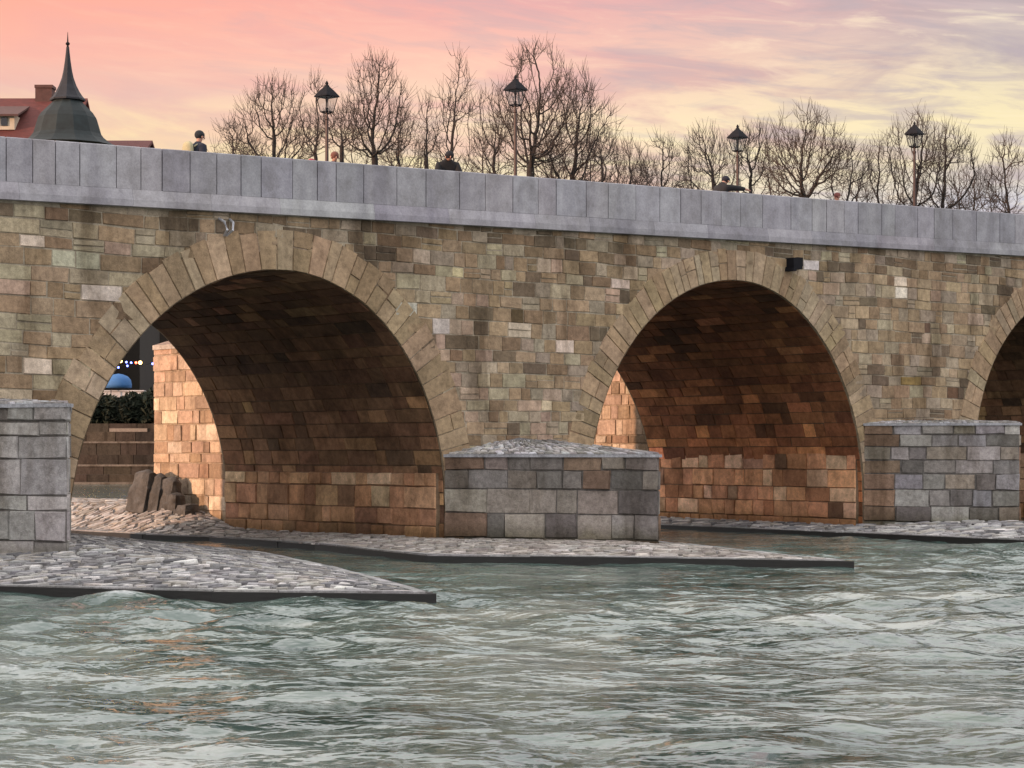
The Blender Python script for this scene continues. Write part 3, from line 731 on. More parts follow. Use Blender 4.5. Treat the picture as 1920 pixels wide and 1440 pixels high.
# ------------------------------------------------------------------ cobbled pier islands with black timber edging
def inside(p, poly):
    c = False; n = len(poly); j = n - 1
    for i in range(n):
        if (poly[i][1] > p[1]) != (poly[j][1] > p[1]) and p[0] < (poly[j][0] - poly[i][0]) * (p[1] - poly[i][1]) / (poly[j][1] - poly[i][1]) + poly[i][0]: c = not c
        j = i
    return c
def edist(p, poly):
    m = 1e9; n = len(poly)
    for i in range(n):
        a, b = poly[i], poly[(i + 1) % n]; dx_, dy_ = b[0] - a[0], b[1] - a[1]
        t = max(0, min(1, ((p[0] - a[0]) * dx_ + (p[1] - a[1]) * dy_) / (dx_ * dx_ + dy_ * dy_)))
        m = min(m, math.hypot(p[0] - a[0] - t * dx_, p[1] - a[1] - t * dy_))
    return m
def island(name, poly, capf, slopef, label, cell=(.42, .26), tint=1.0, edge=.11, pal=None, fine_y=(-40, 14)):
    root = empty(name, (poly[0][0], poly[0][1], 0)); tag(root, label, 'pier island')
    inv = Matrix.Translation(-Vector(root.location))
    H_ = lambda x, y: edge + min(capf(x, y), slopef(x, y) * max(0, edist((x, y), poly) - .12)) + .025 * mnoise.noise(Vector((x * .8, y * .8, 0)))
    # bedding: triangulated rings towards the inside
    bm = bmesh.new(); xs = [p[0] for p in poly]; ys = [p[1] for p in poly]
    vs_ = [bm.verts.new((p[0], p[1], edge - .015)) for p in poly]
    f = bm.faces.new(vs_); bmesh.ops.triangulate(bm, faces=[f])
    for _ in range(5): bmesh.ops.subdivide_edges(bm, edges=[e for e in bm.edges if e.calc_length() > .9], cuts=1, use_grid_fill=False); bmesh.ops.triangulate(bm, faces=bm.faces[:])
    for v in bm.verts: v.co.z = H_(v.co.x, v.co.y) - .022
    if sum(f.normal.z for f in bm.faces) < 0: bmesh.ops.reverse_faces(bm, faces=bm.faces[:])
    me_ = bpy.data.meshes.new('bedding'); bm.to_mesh(me_); bm.free()
    ca = me_.color_attributes.new('tint', 'FLOAT_COLOR', 'CORNER')
    cc = np.tile(np.array([.15 * tint, .145 * tint, .14 * tint, 1], dtype=np.float32), len(me_.loops)); ca.data.foreach_set('color', cc)
    me_.materials.append(M['cobble']); o = bpy.data.objects.new('bedding', me_); COL.objects.link(o); o.parent = root; o.matrix_parent_inverse = inv
    # slabs laid in rough courses across the island
    mb = MB()
    pal = pal or [(.46, .455, .45), (.36, .36, .37), (.58, .575, .56), (.27, .27, .28), (.42, .40, .37), (.19, .19, .20)]
    # stones are laid in rough rows running across the line of sight from the bank
    toW = lambda u, v: (u * CN + v * SN, -u * SN + v * CN)
    us = [p[0] * CN - p[1] * SN for p in poly]; vs2 = [p[0] * SN + p[1] * CN for p in poly]
    v = min(vs2)
    while v < max(vs2):
        far_ = toW(0, v)[1] > fine_y[1] + 30
        dvr = random.uniform(.6, 1.4) * cell[1]
        u = min(us) + random.uniform(0, .3)
        while u < max(us):
            wx = random.uniform(.45, 1.7) * cell[0]
            cu, cv = u + wx / 2, v + dvr / 2; cx_, cy_ = toW(cu, cv)
            if random.random() < .04: u += wx * .6; continue
            if inside((cx_, cy_), poly) and edist((cx_, cy_), poly) > .14:
                ang = random.gauss(0, .16) + .35 * mnoise.noise(Vector((cx_ * .5, cy_ * .5, 3)))
                n = random.choice([4, 5, 5, 6]); pts = []
                rx, ry = wx * .5 * .95, dvr * .5 * .95
                for k in range(n):
                    t = 2 * PI * (k + .5) / n + random.uniform(-.25, .25)
                    sx_ = abs(math.cos(t)) ** .6 * math.copysign(1, math.cos(t)); sy_ = abs(math.sin(t)) ** .6 * math.copysign(1, math.sin(t))
                    ux, uy = sx_ * rx * random.uniform(.8, 1.08), sy_ * ry * random.uniform(.8, 1.08)
                    pts.append(toW(cu + ux * math.cos(ang) - uy * math.sin(ang), cv + ux * math.sin(ang) + uy * math.cos(ang)))
                hh = random.uniform(.003, .024); tl = (random.uniform(-.05, .05), random.uniform(-.08, .08))
                V = [(px2, py2, H_(px2, py2) - .05) for (px2, py2) in pts]
                V += [(cx_ + (px2 - cx_) * .9, cy_ + (py2 - cy_) * .9, H_(px2, py2) + hh + (px2 - cx_) * tl[0] + (py2 - cy_) * tl[1]) for (px2, py2) in pts]
                F = [tuple(range(n, 2 * n))] + [(k, (k + 1) % n, n + (k + 1) % n, n + k) for k in range(n)]
                c = vary(random.choice(pal), .15, .02); mb.add(V, F, tuple(k * tint for k in c))
            u += wx
        v += dvr
    o = mb.build('cobbles', M['cobble'], root); o.matrix_parent_inverse = inv
    mt = MB(); n = len(poly); area = sum(poly[i][0] * poly[(i + 1) % n][1] - poly[(i + 1) % n][0] * poly[i][1] for i in range(n))
    sgn = 1 if area > 0 else -1
    offs = []
    for i in range(n):
        a, b, c = Vector(poly[i - 1]), Vector(poly[i]), Vector(poly[(i + 1) % n])
        d1 = (b - a).normalized(); d2 = (c - b).normalized(); n1_ = Vector((d1.y, -d1.x)) * sgn; n2_ = Vector((d2.y, -d2.x)) * sgn
        bs = (n1_ + n2_).normalized(); k = min(2.0, 1 / max(.4, bs.dot(n1_))); offs.append(bs * k)
    for i in range(n):
        j = (i + 1) % n; a, b = Vector(poly[i]), Vector(poly[j])
        segs_ = max(1, int((b - a).length / 1.6))
        for s_ in range(segs_):
            t0, t1 = s_ / segs_, (s_ + 1) / segs_; rr = random.uniform(-.008, .008)
            def P2(t, k): q = a.lerp(b, t) + offs[i].lerp(offs[j], t) * k; return q
            zt_ = edge - .005 + rr
            # board
            A = [P2(t0, .10 + rr), P2(t1, .10 + rr), P2(t1, 0), P2(t0, 0)]
            V = [(p.x, p.y, -.6) for p in A] + [(p.x, p.y, zt_) for p in A]
            mt.add(V, [(4, 5, 6, 7), (0, 1, 5, 4), (1, 2, 6, 5), (2, 3, 7, 6), (3, 0, 4, 7)])
    o = mt.build('timber_edging', M['timber'], root); o.matrix_parent_inverse = inv
    # pale kerb strip behind the board
    mk = MB()
    for i in range(n):
        j = (i + 1) % n; a, b = Vector(poly[i]), Vector(poly[j])
        L_ = (b - a).length; s_ = 0
        while s_ < L_ - .02:
            e_ = min(L_, s_ + random.uniform(.5, 1.3))
            P2 = lambda t, k: a.lerp(b, t) - offs[i].lerp(offs[j], t) * k
            A = [P2(s_ / L_, .004), P2(e_ / L_ - .006, .004), P2(e_ / L_ - .006, .15), P2(s_ / L_, .15)]
            V = [(p.x, p.y, edge - .1) for p in A] + [(p.x, p.y, edge + .018 + random.uniform(-.006, .01)) for p in A]
            mk.add(V, [(4, 5, 6, 7), (0, 1, 5, 4), (1, 2, 6, 5), (2, 3, 7, 6), (3, 0, 4, 7)], vary((.36 * tint, .36 * tint, .36 * tint), .1, .02)); s_ = e_
    o = mk.build('kerb', M['cobble'], root); o.matrix_parent_inverse = inv
    return root
P1 = [(19.07, -12.5), (20.6, -9.3), (21.95, -6.3), (24.15, -.8), (25.2, 4), (25.9, 8.8), (25.4, 12), (22.4, 18), (17.75, 23), (14.6, 18), (14.0, 9), (13.7, 0), (14.3, -4.5), (15.15, -6.94), (16.97, -10.1)]
island('cobbled_island', P1, lambda x, y: .42, lambda x, y: .105, 'grey cobbled island with black board edge in front of the left pier', (.31, .125), edge=.08)
P2_ = [(30.25, -10.75), (30.9, -9.0), (33.1, -3.9), (34.3, 0), (34.6, 9), (34.4, 14), (33.5, 26), (30.5, 34), (28.0, 26), (27.2, 14), (27.15, 9), (27.55, 6.6), (27.05, 1.5), (25.75, -4.0), (28.29, -7.33)]
def cap2(x, y): t = max(0, min(1, (y - 8.0) / 2.5)); return .12 + .50 * t
def slp2(x, y): t = max(0, min(1, (y - 8.0) / 2.5)); return .07 + .33 * t
island('cobbled_island', P2_, cap2, slp2, 'brownish stone island running under the big left arch round the middle pier', (.34, .15), pal=[(.44, .40, .36), (.36, .33, .30), (.52, .49, .46), (.30, .27, .25), (.42, .40, .38)])
P3 = [(44.6, -14), (47.2, -10), (49.4, -4), (49.8, 8), (49.0, 18), (45.8, 30), (42.8, 20), (42.2, 12), (42.03, 6.2), (41.46, -1.4), (41.06, -6.9), (42.6, -11)]
island('cobbled_island', P3, lambda x, y: .10 if x < 43.4 and y > -.5 else .28, lambda x, y: .07, 'pale cobbled island at the foot of the right-hand pier', (.45, .22), edge=.10)

# ------------------------------------------------------------------ rough stone slabs leaning against the pier extension
def rock(name, loc, size, rot, seed, label):
    bm = bmesh.new(); bmesh.ops.create_cube(bm, size=1)
    bmesh.ops.subdivide_edges(bm, edges=bm.edges[:], cuts=13, use_grid_fill=True)
    rr = random.Random(seed); o_ = Vector((rr.random() * 50, rr.random() * 50, 0))
    for v in bm.verts:
        p = v.co * 2; l = p.length
        sph = p.normalized() * 1.0
        q = p.lerp(sph, .25 if v.co.z < .1 else .62)
        v.co = Vector((q.x * size[0], q.y * size[1], q.z * size[2])) * .5
        n = mnoise.noise(v.co * 2.2 + o_) * .06 + mnoise.noise(v.co * 6 + o_) * .022 + mnoise.noise(v.co * 14 + o_) * .008
        v.co += q.normalized() * n * 1.0
    me_ = bpy.data.meshes.new(name); bm.to_mesh(me_); bm.free()
    zmin = min(v.co.z for v in me_.vertices)
    for v in me_.vertices: v.co.z -= zmin
    ca = me_.color_attributes.new('tint', 'FLOAT_COLOR', 'CORNER')
    k = rr.uniform(.85, 1.15); ca.data.foreach_set('color', np.tile(np.array([.115 * k, .112 * k, .108 * k, 1], dtype=np.float32), len(me_.loops)))
    me_.materials.append(M['rock']); o = bpy.data.objects.new(name, me_); COL.objects.link(o); o.location = loc; o.rotation_euler = rot
    tag(o, label, 'boulder', 'rough boulders beside the pier extension'); return o
rock('boulder', (28.50, 11.65, .50), (.38, .70, 1.22), (.06, .20, .25), 1, 'tallest weathered slab at the left end of the boulder stack, leaning right')
rock('boulder', (28.68, 11.22, .46), (.38, .68, 1.12), (-.04, .24, .15), 2, 'rounded upright slab, second from the left in the boulder stack')
rock('boulder', (28.80, 10.82, .42), (.38, .66, 1.08), (.05, .20, .05), 3, 'rounded upright slab in the middle of the boulder stack')
rock('boulder', (28.84, 10.42, .38), (.46, .46, .74), (.0, .08, .20), 4, 'squared flat-topped block, second from the right in the boulder stack')
rock('boulder', (28.90, 9.95, .32), (.52, .50, .50), (.0, .05, .10), 5, 'lowest squarish block at the right end of the boulder stack')

# ------------------------------------------------------------------ street lamps on the deck
def make_lamp():
    r = empty('street_lamp')
    p = MB(); p.lathe([(.085, 0), (.085, .32), (.06, .36), (.045, .42), (.042, 1.5), (.038, 2.62), (.050, 2.64), (.050, 2.68), (.028, 2.70), (.028, 2.78)], 10)
    p.build('pole', M['pole'], r)
    f = MB()
    b, t, z0, z1 = .105, .175, 2.80, 3.13
    C = lambda k, z: [(-k, -k, z), (k, -k, z), (k, k, z), (-k, k, z)]
    B, T = C(b, z0), C(t, z1)
    for i in range(4):
        f.tube([B[i], T[i]], [.013, .013], 4)
        f.tube([B[i], B[(i + 1) % 4]], [.012, .012], 4); f.tube([T[i], T[(i + 1) % 4]], [.016, .016], 4)
        mB = [(B[i][k] + B[(i + 1) % 4][k]) / 2 for k in range(3)]; mT = [(T[i][k] + T[(i + 1) % 4][k]) / 2 for k in range(3)]
    for i in range(4): f.tube([(0, 0, 2.76), B[i]], [.012, .012], 4)
    f.build('lantern_frame', M['iron'], r)
    h = MB(); h.lathe([(.300, 3.12), (.29, 3.145), (.17, 3.26), (.06, 3.35), (.055, 3.37), (.03, 3.385), (.038, 3.42), (.008, 3.47)], 4, rot=PI / 4)
    h.build('lantern_roof', M['iron'], r)
    u = MB(); u.lathe([(.03, 2.78), (.03, 2.88), (.016, 2.90), (.022, 3.02), (.035, 3.06), (.03, 3.12)], 8); u.build('burner', M['iron'], r)
    gl = MB()
    for i in range(4):
        j = (i + 1) % 4; gl.add([B[i], B[j], T[j], T[i]], [(0, 1, 2, 3)])
    m, q, bs = newmat('lantern_glass'); m.node_tree.nodes.clear()
    o_ = q.n('ShaderNodeOutputMaterial'); tr = q.n('ShaderNodeBsdfTransparent'); tr.inputs[0].default_value = (.86, .86, .86, 1)
    gs = q.n('ShaderNodeBsdfGlossy'); gs.inputs['Roughness'].default_value = .05; mx = q.n('ShaderNodeMixShader'); mx.inputs[0].default_value = .06
    q.l(tr.outputs[0], mx.inputs[1]); q.l(gs.outputs[0], mx.inputs[2]); q.l(mx.outputs[0], o_.inputs[0])
    gl.build('glass', m, r)
    return r
lamp0 = make_lamp()
def copy_thing(r):
    n = r.copy(); COL.objects.link(n)
    for ch in list(r.children):
        c = ch.copy(); COL.objects.link(c); c.parent = n
    return n
LAMPS = [(29.75, 5.0, 1.07, 'black lantern lamp on the bridge, leftmost of the four, standing beside the round bare tree'),
         (31.95, .62, 1.0, 'black lantern lamp on the bridge in front of the tallest tree group'),
         (43.95, 5.0, 1.07, 'black lantern lamp on the bridge rising behind the hunched dark figure'),
         (46.35, .62, 1.0, 'black lantern lamp on the bridge, rightmost of the four')]
for i, (x, y, sc_, lab) in enumerate(LAMPS):
    r = lamp0 if i == 0 else copy_thing(lamp0)
    r.location = (x, y, zdeck(x)); r.scale = (sc_ * .97, sc_ * .97, sc_ * 1.04); r.rotation_euler = (0, 0, [.15, .12, .1, .14][i])
    tag(r, lab, 'street lamp', 'lantern lamps along the bridge')

# ------------------------------------------------------------------ people
def skin_mesh(name, joints, edges, radii, mat, parent, col=(1, 1, 1), sub=1, root=0):
    me_ = bpy.data.meshes.new(name); me_.from_pydata([tuple(j) for j in joints], edges, [])
    o = bpy.data.objects.new(name, me_); COL.objects.link(o)
    md = o.modifiers.new('s', 'SKIN'); md.use_smooth_shade = True
    for i, r in enumerate(radii):
        rr = r if isinstance(r, tuple) else (r, r)
        me_.skin_vertices[0].data[i].radius = rr
    me_.skin_vertices[0].data[root].use_root = True
    sb = o.modifiers.new('u', 'SUBSURF'); sb.levels = sub; sb.render_levels = sub
    bpy.context.view_layer.update()
    ev = o.evaluated_get(bpy.context.evaluated_depsgraph_get())
    nm = bpy.data.meshes.new_from_object(ev); o.modifiers.clear(); o.data = nm
    ca = nm.color_attributes.get('tint') or nm.color_attributes.new('tint', 'FLOAT_COLOR', 'CORNER')
    ca.data.foreach_set('color', np.tile(np.array([*col, 1], dtype=np.float32), len(nm.loops)))
    nm.materials.clear(); nm.materials.append(mat); nm.name = name
    if parent: o.parent = parent
    return o
def person(loc, rz, label, h=1.72, jacket=(.02, .02, .025), trousers=(.03, .03, .04), hat=None, hair=(.03, .02, .015), lean=0.0, bow=0.0, armpose='down', stride=.18, group='people crossing the bridge'):
    r = empty('person', loc, rz); tag(r, label, 'person', group)
    k = h / 1.75
    def L(x, y, z):      # +y is forward; lean bends the trunk above the hip
        if z > .95:
            a = lean * min(1, (z - .95) / .3); zz = z - .95
            return Vector((x, y + math.sin(a) * zz, .95 + math.cos(a) * zz)) * k
        return Vector((x, y, z)) * k
    arms = {'down': [(.20, .00, 1.42), (.25, -.02, 1.14), (.25, .08, .90), (.25, .11, .80)],
            'rail': [(.20, .02, 1.40), (.26, .18, 1.15), (.16, .46, 1.10), (.13, .55, 1.10)],
            'reach': [(.19, .02, 1.40), (.24, .30, 1.40), (.22, .60, 1.40), (.21, .72, 1.38)],
            'phone': [(.20, .02, 1.40), (.25, .08, 1.12), (.10, .34, 1.22), (.07, .41, 1.26)]}[armpose]
    J = [(0, 0, .96), (0, 0, 1.16), (0, 0, 1.38), (0, .01, 1.50), (0, .02, 1.55)]; R = [(.10, .08), (.10, .08), (.11, .07), .05, .050]
    E = [(0, 1), (1, 2), (2, 3), (3, 4)]
    hb = .05 * bow
    J += [(0, .03 + bow * .05, 1.62 - hb), (0, .05 + bow * .10, 1.71 - hb * 1.5)]; R += [(.072, .085), (.062, .075)]; E += [(4, 5), (5, 6)]
    hands = []
    for s in (-1, 1):
        b = len(J)
        A = arms if s > 0 else ([(x, y * .55 if armpose == 'reach' else y, z) for x, y, z in arms])
        for (x, y, z), rr in zip(A, (.062, .045, .032, .030)): J.append((s * x, y, z)); R.append(rr)
        E += [(2, b), (b, b + 1), (b + 1, b + 2), (b + 2, b + 3)]
        hx, hy, hz = A[3]; d = Vector(A[3]) - Vector(A[2]); d.normalize()
        for fi in range(5):
            off = (fi - 2) * .017; ln = [.045, .075, .082, .074, .055][fi]
            J.append((s * (hx) + (off if fi else s * -.035), hy + d.y * (.03 if fi else .0), hz + d.z * (.03 if fi else .0))); R.append(.011)
            J.append((s * (hx) + (off if fi else s * -.05), hy + d.y * ln + .006, hz + d.z * ln - .006)); R.append(.008)
            E += [(b + 3, len(J) - 2), (len(J) - 2, len(J) - 1)]
    for s in (-1, 1):
        b = len(J); st = stride * s
        for (x, y, z), rr in zip([(.09, 0, .90), (.10, st * .6 + .03, .50), (.10, st - .03, .10), (.10, st + .02, .045), (.10, st + .17, .035)], (.088, .058, .042, .045, .035)):
            J.append((s * x, y, z)); R.append(rr)
        E += [(0, b), (b, b + 1), (b + 1, b + 2), (b + 2, b + 3), (b + 3, b + 4)]
    JJ = [L(*j) for j in J]; RR = [tuple(x * k for x in r_) if isinstance(r_, tuple) else r_ * k for r_ in R]
    skin_mesh('body', JJ, E, RR, M['skin'], r)
    # jacket over trunk and arms
    Jj = [(0, 0, .90), (0, 0, 1.16), (0, 0, 1.38), (0, .01, 1.50), (0, .02, 1.56)]; Rj = [(.19, .15), (.19, .145), (.205, .15), (.11, .10), (.085, .085)]; Ej = [(0, 1), (1, 2), (2, 3), (3, 4)]
    for s in (-1, 1):
        b = len(Jj); A = arms if s > 0 else ([(x, y * .55 if armpose == 'reach' else y, z) for x, y, z in arms])
        for (x, y, z), rr in zip(A[:3], (.098, .078, .056)): Jj.append((s * x, y, z)); Rj.append(rr)
        Ej += [(2, b), (b, b + 1), (b + 1, b + 2)]
    skin_mesh('jacket', [L(*j) for j in Jj], Ej, [tuple(x * k for x in r_) if isinstance(r_, tuple) else r_ * k for r_ in Rj], M['cloth'], r, jacket)
    Jt = [(0, 0, .95)]; Rt = [(.165, .13)]; Et = []
    for s in (-1, 1):
        b = len(Jt); st = stride * s
        for (x, y, z), rr in zip([(.09, 0, .88), (.10, st * .6 + .03, .50), (.10, st - .03, .09)], (.108, .078, .062)): Jt.append((s * x, y, z)); Rt.append(rr)
        Et += [(0, b), (b, b + 1), (b + 1, b + 2)]
    skin_mesh('trousers', [L(*j) for j in Jt], Et, [tuple(x * k for x in r_) if isinstance(r_, tuple) else r_ * k for r_ in Rt], M['cloth'], r, trousers)
    hc = L(0, .04 + bow * .07, 1.665 - hb * 1.2)
    def bit(nm, off, rad, mt, c=(1, 1, 1)):
        q_ = MB(); q_.ell(hc + Vector(off) * k, tuple(x * k for x in rad), 8, 6, c); q_.build(nm, mt, r, True)
    bit('nose', (0, .10, -.02), (.014, .022, .024), M['skin'])
    for s in (-1, 1):
        bit('ear', (s * .088, .0, -.01), (.012, .022, .032), M['skin']); bit('eye', (s * .032, .088, .012), (.012, .008, .007), M['cloth'], (.03, .02, .02))
    bit('mouth', (0, .088, -.058), (.026, .008, .006), M['cloth'], (.30, .08, .06))
    hm = MB(); c_ = hat or hair
    hm.ell(hc + Vector((0, -.018, .035)) * k, (.096 * k, .108 * k, .098 * k), 14, 10, c_)
    if hat: hm.lathe([(.097 * k, -.01), (.104 * k, .0), (.104 * k, .05), (.095 * k, .055)], 14, hc + Vector((0, -.012, .012)) * k, 0, c_)
    hm.build('hat' if hat else 'hair', M['cloth'], r, True)
    return r
def at(x, y): return (x, y, zdeck(x))
RZ = -PI / 2                        # faces along +x (to the right)
pA = person(at(23.6, 1.0), RZ, 'person in a dark jacket and dark knitted hat walking alone, wearing a pale backpack', 1.74, hat=(.012, .016, .02), jacket=(.012, .016, .03), lean=.08)
bp_ = MB(); n0_ = 10
for (zc, rr) in ((0, (.13, .10)),): pass
bp_.lathe([(.09, 0), (.15, .03), (.165, .12), (.16, .36), (.14, .45), (.08, .50)], 12, (0, 0, 0), 0, (.36, .33, .20), 1.0, .62)
for s in (-1, 1): bp_.tube([(s * .10, .09, .40), (s * .12, .18, .46), (s * .13, .32, .40), (s * .13, .34, .22), (s * .12, .20, .06), (s * .11, .07, .05)], [.018] * 6, 6, (.42, .38, .24))
o = bp_.build('backpack', M['cloth'], None, True)
o.location = (23.6 - .20, 1.0, zdeck(23.6) + 1.02); o.rotation_euler = (0, 0, RZ); tag(o, 'pale yellowish backpack worn by the lone walker in the dark hat', 'backpack')
person(at(27.14, 3.2), RZ + PI, 'head with reddish brown hair just showing over the parapet, leftmost of the low heads', 1.63, hair=(.10, .03, .02), jacket=(.16, .04, .03))
person(at(28.06, 3.2), RZ + PI, 'person in a red cap barely visible over the parapet just left of the first lamp', 1.66, hat=(.30, .05, .06), jacket=(.12, .03, .03))
person(at(27.95, 2.2), PI * .9, 'person with auburn hair and dark scarf looking over the parapet right of the first lamp', 1.73, hair=(.14, .055, .04), jacket=(.02, .025, .035), bow=.5)
person(at(30.05, .78), PI - TH + .25, 'broad person in a black coat and dark cap leaning on the parapet with head bowed', 1.78, hat=(.008, .008, .012), jacket=(.008, .008, .010), lean=.22, bow=1.6, armpose='rail', stride=.05)
person(at(38.75, .72), RZ * 1.05, 'hunched person in black resting an outstretched arm along the parapet', 1.74, hat=(.010, .010, .020), jacket=(.008, .008, .010), lean=.24, bow=1.0, armpose='reach', stride=.12)
person(at(44.3, 1.6), RZ + PI, 'small reddish head peeking over the parapet between the third and fourth lamps', 1.60, hair=(.16, .05, .04), jacket=(.12, .04, .03))

# ------------------------------------------------------------------ bare trees on the wooded bank behind the bridge
def grow(rs, trunk, crown_c, crown_r, crown_b, crown_t, npts, seg=.30, kill=.42, infl=4.0, trop=.30, shape=.75):
    nodes = [Vector(t) for t in trunk]; par = [-1] + list(range(len(trunk) - 1))
    pts = []
    while len(pts) < npts:
        t = rs.rand(); a = rs.rand() * 2 * PI; rr = math.sqrt(rs.rand())
        prof = math.sin(PI * min(1, max(0.02, t * .93 + .05) ** shape)) ** .50 if t < 1 else 0
        R_ = crown_r * max(.12, prof)
        p = (crown_c[0] + math.cos(a) * rr * R_, crown_c[1] + math.sin(a) * rr * R_, crown_b + (crown_t - crown_b) * t)
        # leave holes so the sky shows between the limbs
        if mnoise.noise(Vector(p) * .55 + Vector((rs_off, 0, 0))) < -.10: continue
        pts.append(p)
    pts = np.array(pts); N = np.array([tuple(n) for n in nodes])
    d0 = np.linalg.norm(pts[:, None] - N[None], axis=2); near = d0.argmin(1); nd = d0.min(1)
    alive = np.ones(len(pts), bool); nodes_l = [tuple(n) for n in nodes]
    for it in range(120):
        m = alive & (nd < infl)
        if not m.any():
            m = alive.copy()
            if not m.any(): break
        dirs = {}
        ii = np.nonzero(m)[0]
        A = np.array(nodes_l)[near[ii]]; V = pts[ii] - A; V /= np.linalg.norm(V, axis=1)[:, None] + 1e-9
        acc = np.zeros((len(nodes_l), 3)); np.add.at(acc, near[ii], V); cnt = np.zeros(len(nodes_l)); np.add.at(cnt, near[ii], 1)
        act = np.nonzero(cnt)[0]; new = []
        for a_ in act:
            v = acc[a_] / cnt[a_] + np.array([0, 0, trop]) + rs.normal(0, .16, 3); v /= np.linalg.norm(v) + 1e-9
            new.append(np.array(nodes_l[a_]) + v * seg); par.append(int(a_))
        b = len(nodes_l); nodes_l += [tuple(n) for n in new]; NN = np.array(new)
        dd = np.linalg.norm(pts[:, None] - NN[None], axis=2); k = dd.argmin(1); dm = dd.min(1); up_ = dm < nd
        near[up_] = k[up_] + b; nd[up_] = dm[up_]; alive &= nd > kill
        if len(nodes_l) > 9000: break
    return np.array(nodes_l), par
def prisms(mb_v, mb_f, p0, p1, r0, r1, n):
    """vectorised tapered prisms"""
    d = p1 - p0; L = np.linalg.norm(d, axis=1)[:, None] + 1e-9; d = d / L
    ref = np.where(np.abs(d[:, 2:3]) < .9, np.array([[0, 0, 1.]]), np.array([[1., 0, 0]]))
    a = np.cross(d, ref); a /= np.linalg.norm(a, axis=1)[:, None] + 1e-9; c = np.cross(d, a)
    base_ = sum(len(v) for v in mb_v); m = len(p0); V = np.zeros((m, 2 * n, 3))
    for k in range(n):
        t = 2 * PI * k / n; o = a * math.cos(t) + c * math.sin(t)
        V[:, k] = p0 + o * r0[:, None]; V[:, n + k] = p1 + o * r1[:, None]
    mb_v.append(V.reshape(-1, 3)); I = base_ + np.arange(m)[:, None] * 2 * n
    for k in range(n):
        k2 = (k + 1) % n; mb_f.append(np.concatenate([I + k, I + k2, I + n + k2, I + n + k], 1))
def np_mesh(name, V, F, mat, parent):
    V = np.concatenate(V); F = np.concatenate(F).astype(np.int32)
    me_ = bpy.data.meshes.new(name); me_.vertices.add(len(V)); me_.vertices.foreach_set('co', V.ravel())
    me_.loops.add(F.size); me_.loops.foreach_set('vertex_index', F.ravel()); me_.polygons.add(len(F))
    me_.polygons.foreach_set('loop_start', np.arange(0, F.size, F.shape[1], dtype=np.int32)); me_.polygons.foreach_set('loop_total', np.full(len(F), F.shape[1], dtype=np.int32))
    me_.update(calc_edges=True); me_.materials.append(mat); o = bpy.data.objects.new(name, me_); COL.objects.link(o); o.parent = parent
    return o
rs_off = 0.0
GZ = 8.0
def tree(px, fork_y, top_y, halfw, depth, label, seed, lean=0.0, ctr=0.0, npts=420, bottom=None, shape=.75, twig=1.0, low=0):
    """px / y are bearings in photo pixels, turned into metres at the tree's own distance"""
    global rs_off
    rs = np.random.RandomState(seed); rs_off = seed * 3.7
    k = depth / 4000.0; base_ = spot(px, depth, GZ); root = empty('bare_tree', base_)
    tag(root, label, 'tree', 'bare trees behind the bridge')
    fork_y += 26; bottom = (bottom or fork_y) + 0; fz = hgt(fork_y, depth) - GZ; tz = hgt(top_y, depth) - GZ; R_ = halfw * k * 1.17; bz = (hgt(bottom, depth) - GZ) if bottom else fz - .2
    right = Vector((CN, -SN, 0)); n = max(4, int(fz / .45)); T = []
    for i in range(n + 1):
        t = i / n; o = right * (lean * k * (t ** 2.2)) + Vector((.07 * math.sin(t * 7 + seed), .07 * math.cos(t * 6 + seed), 0)); T.append((o.x, o.y, fz * t))
    cc = right * ((ctr + lean) * k)
    N, par = grow(rs, T, (cc.x, cc.y), R_, bz, tz, int(npts * 1.65), seg=.24, kill=.30, shape=shape)
    nn = len(N); ch = np.zeros(nn, int); rad = np.zeros(nn); E = 1.98
    for i in range(nn - 1, 0, -1):
        if ch[i] == 0: rad[i] = .0125 ** E
        rad[par[i]] += rad[i]; ch[par[i]] += 1
    rad = rad ** (1 / E); rad = np.minimum(rad, .30)
    # trunk keeps some girth and flares at the foot
    nT = len(T)
    rf = max(rad[nT - 1], .13)
    for i in range(nT): rad[i] = rf * (1 + .35 * (1 - i / nT) ** 2)
    P0 = N[np.array(par[1:])]; P1 = N[1:]; R1 = rad[1:]; R0 = np.minimum(rad[np.array(par[1:])], R1 * 1.35 + .004)
    R0[:nT] = rad[np.array(par[1:])][:nT]
    big = R1 > .034
    v, f = [], []; prisms(v, f, P0[big], P1[big], R0[big], R1[big], 6); np_mesh('trunk', v, f, M['bark'], root)
    v, f = [], []; prisms(v, f, P0[~big], P1[~big], R0[~big], R1[~big], 3)
    # fine twigs
    tips = np.nonzero(R1 < .030)[0]; tips = np.repeat(tips, rs.randint(1, 3, len(tips)))
    s_ = P1[tips]; cen = np.array([cc.x, cc.y, bz + (tz - bz) * .3]); outw = s_ - cen; outw /= np.linalg.norm(outw, axis=1)[:, None] + 1e-9
    par_dir = (P1 - P0)[tips]; par_dir /= np.linalg.norm(par_dir, axis=1)[:, None] + 1e-9
    dr = outw * .35 + par_dir * .5 + np.array([0, 0, .55]) + rs.normal(0, .42, s_.shape); dr /= np.linalg.norm(dr, axis=1)[:, None]
    ln = rs.uniform(.3, 1.15, len(s_))[:, None] * twig
    m_ = s_ + dr * ln * .5; d2 = dr + np.array([0, 0, .35]) + rs.normal(0, .18, s_.shape); d2 /= np.linalg.norm(d2, axis=1)[:, None]; e_ = m_ + d2 * ln * .5
    prisms(v, f, s_, m_, np.full(len(s_), .012), np.full(len(s_), .010), 3); prisms(v, f, m_, e_, np.full(len(s_), .010), np.full(len(s_), .005), 3)
    np_mesh('crown', v, f, M['twig'], root)
    return root
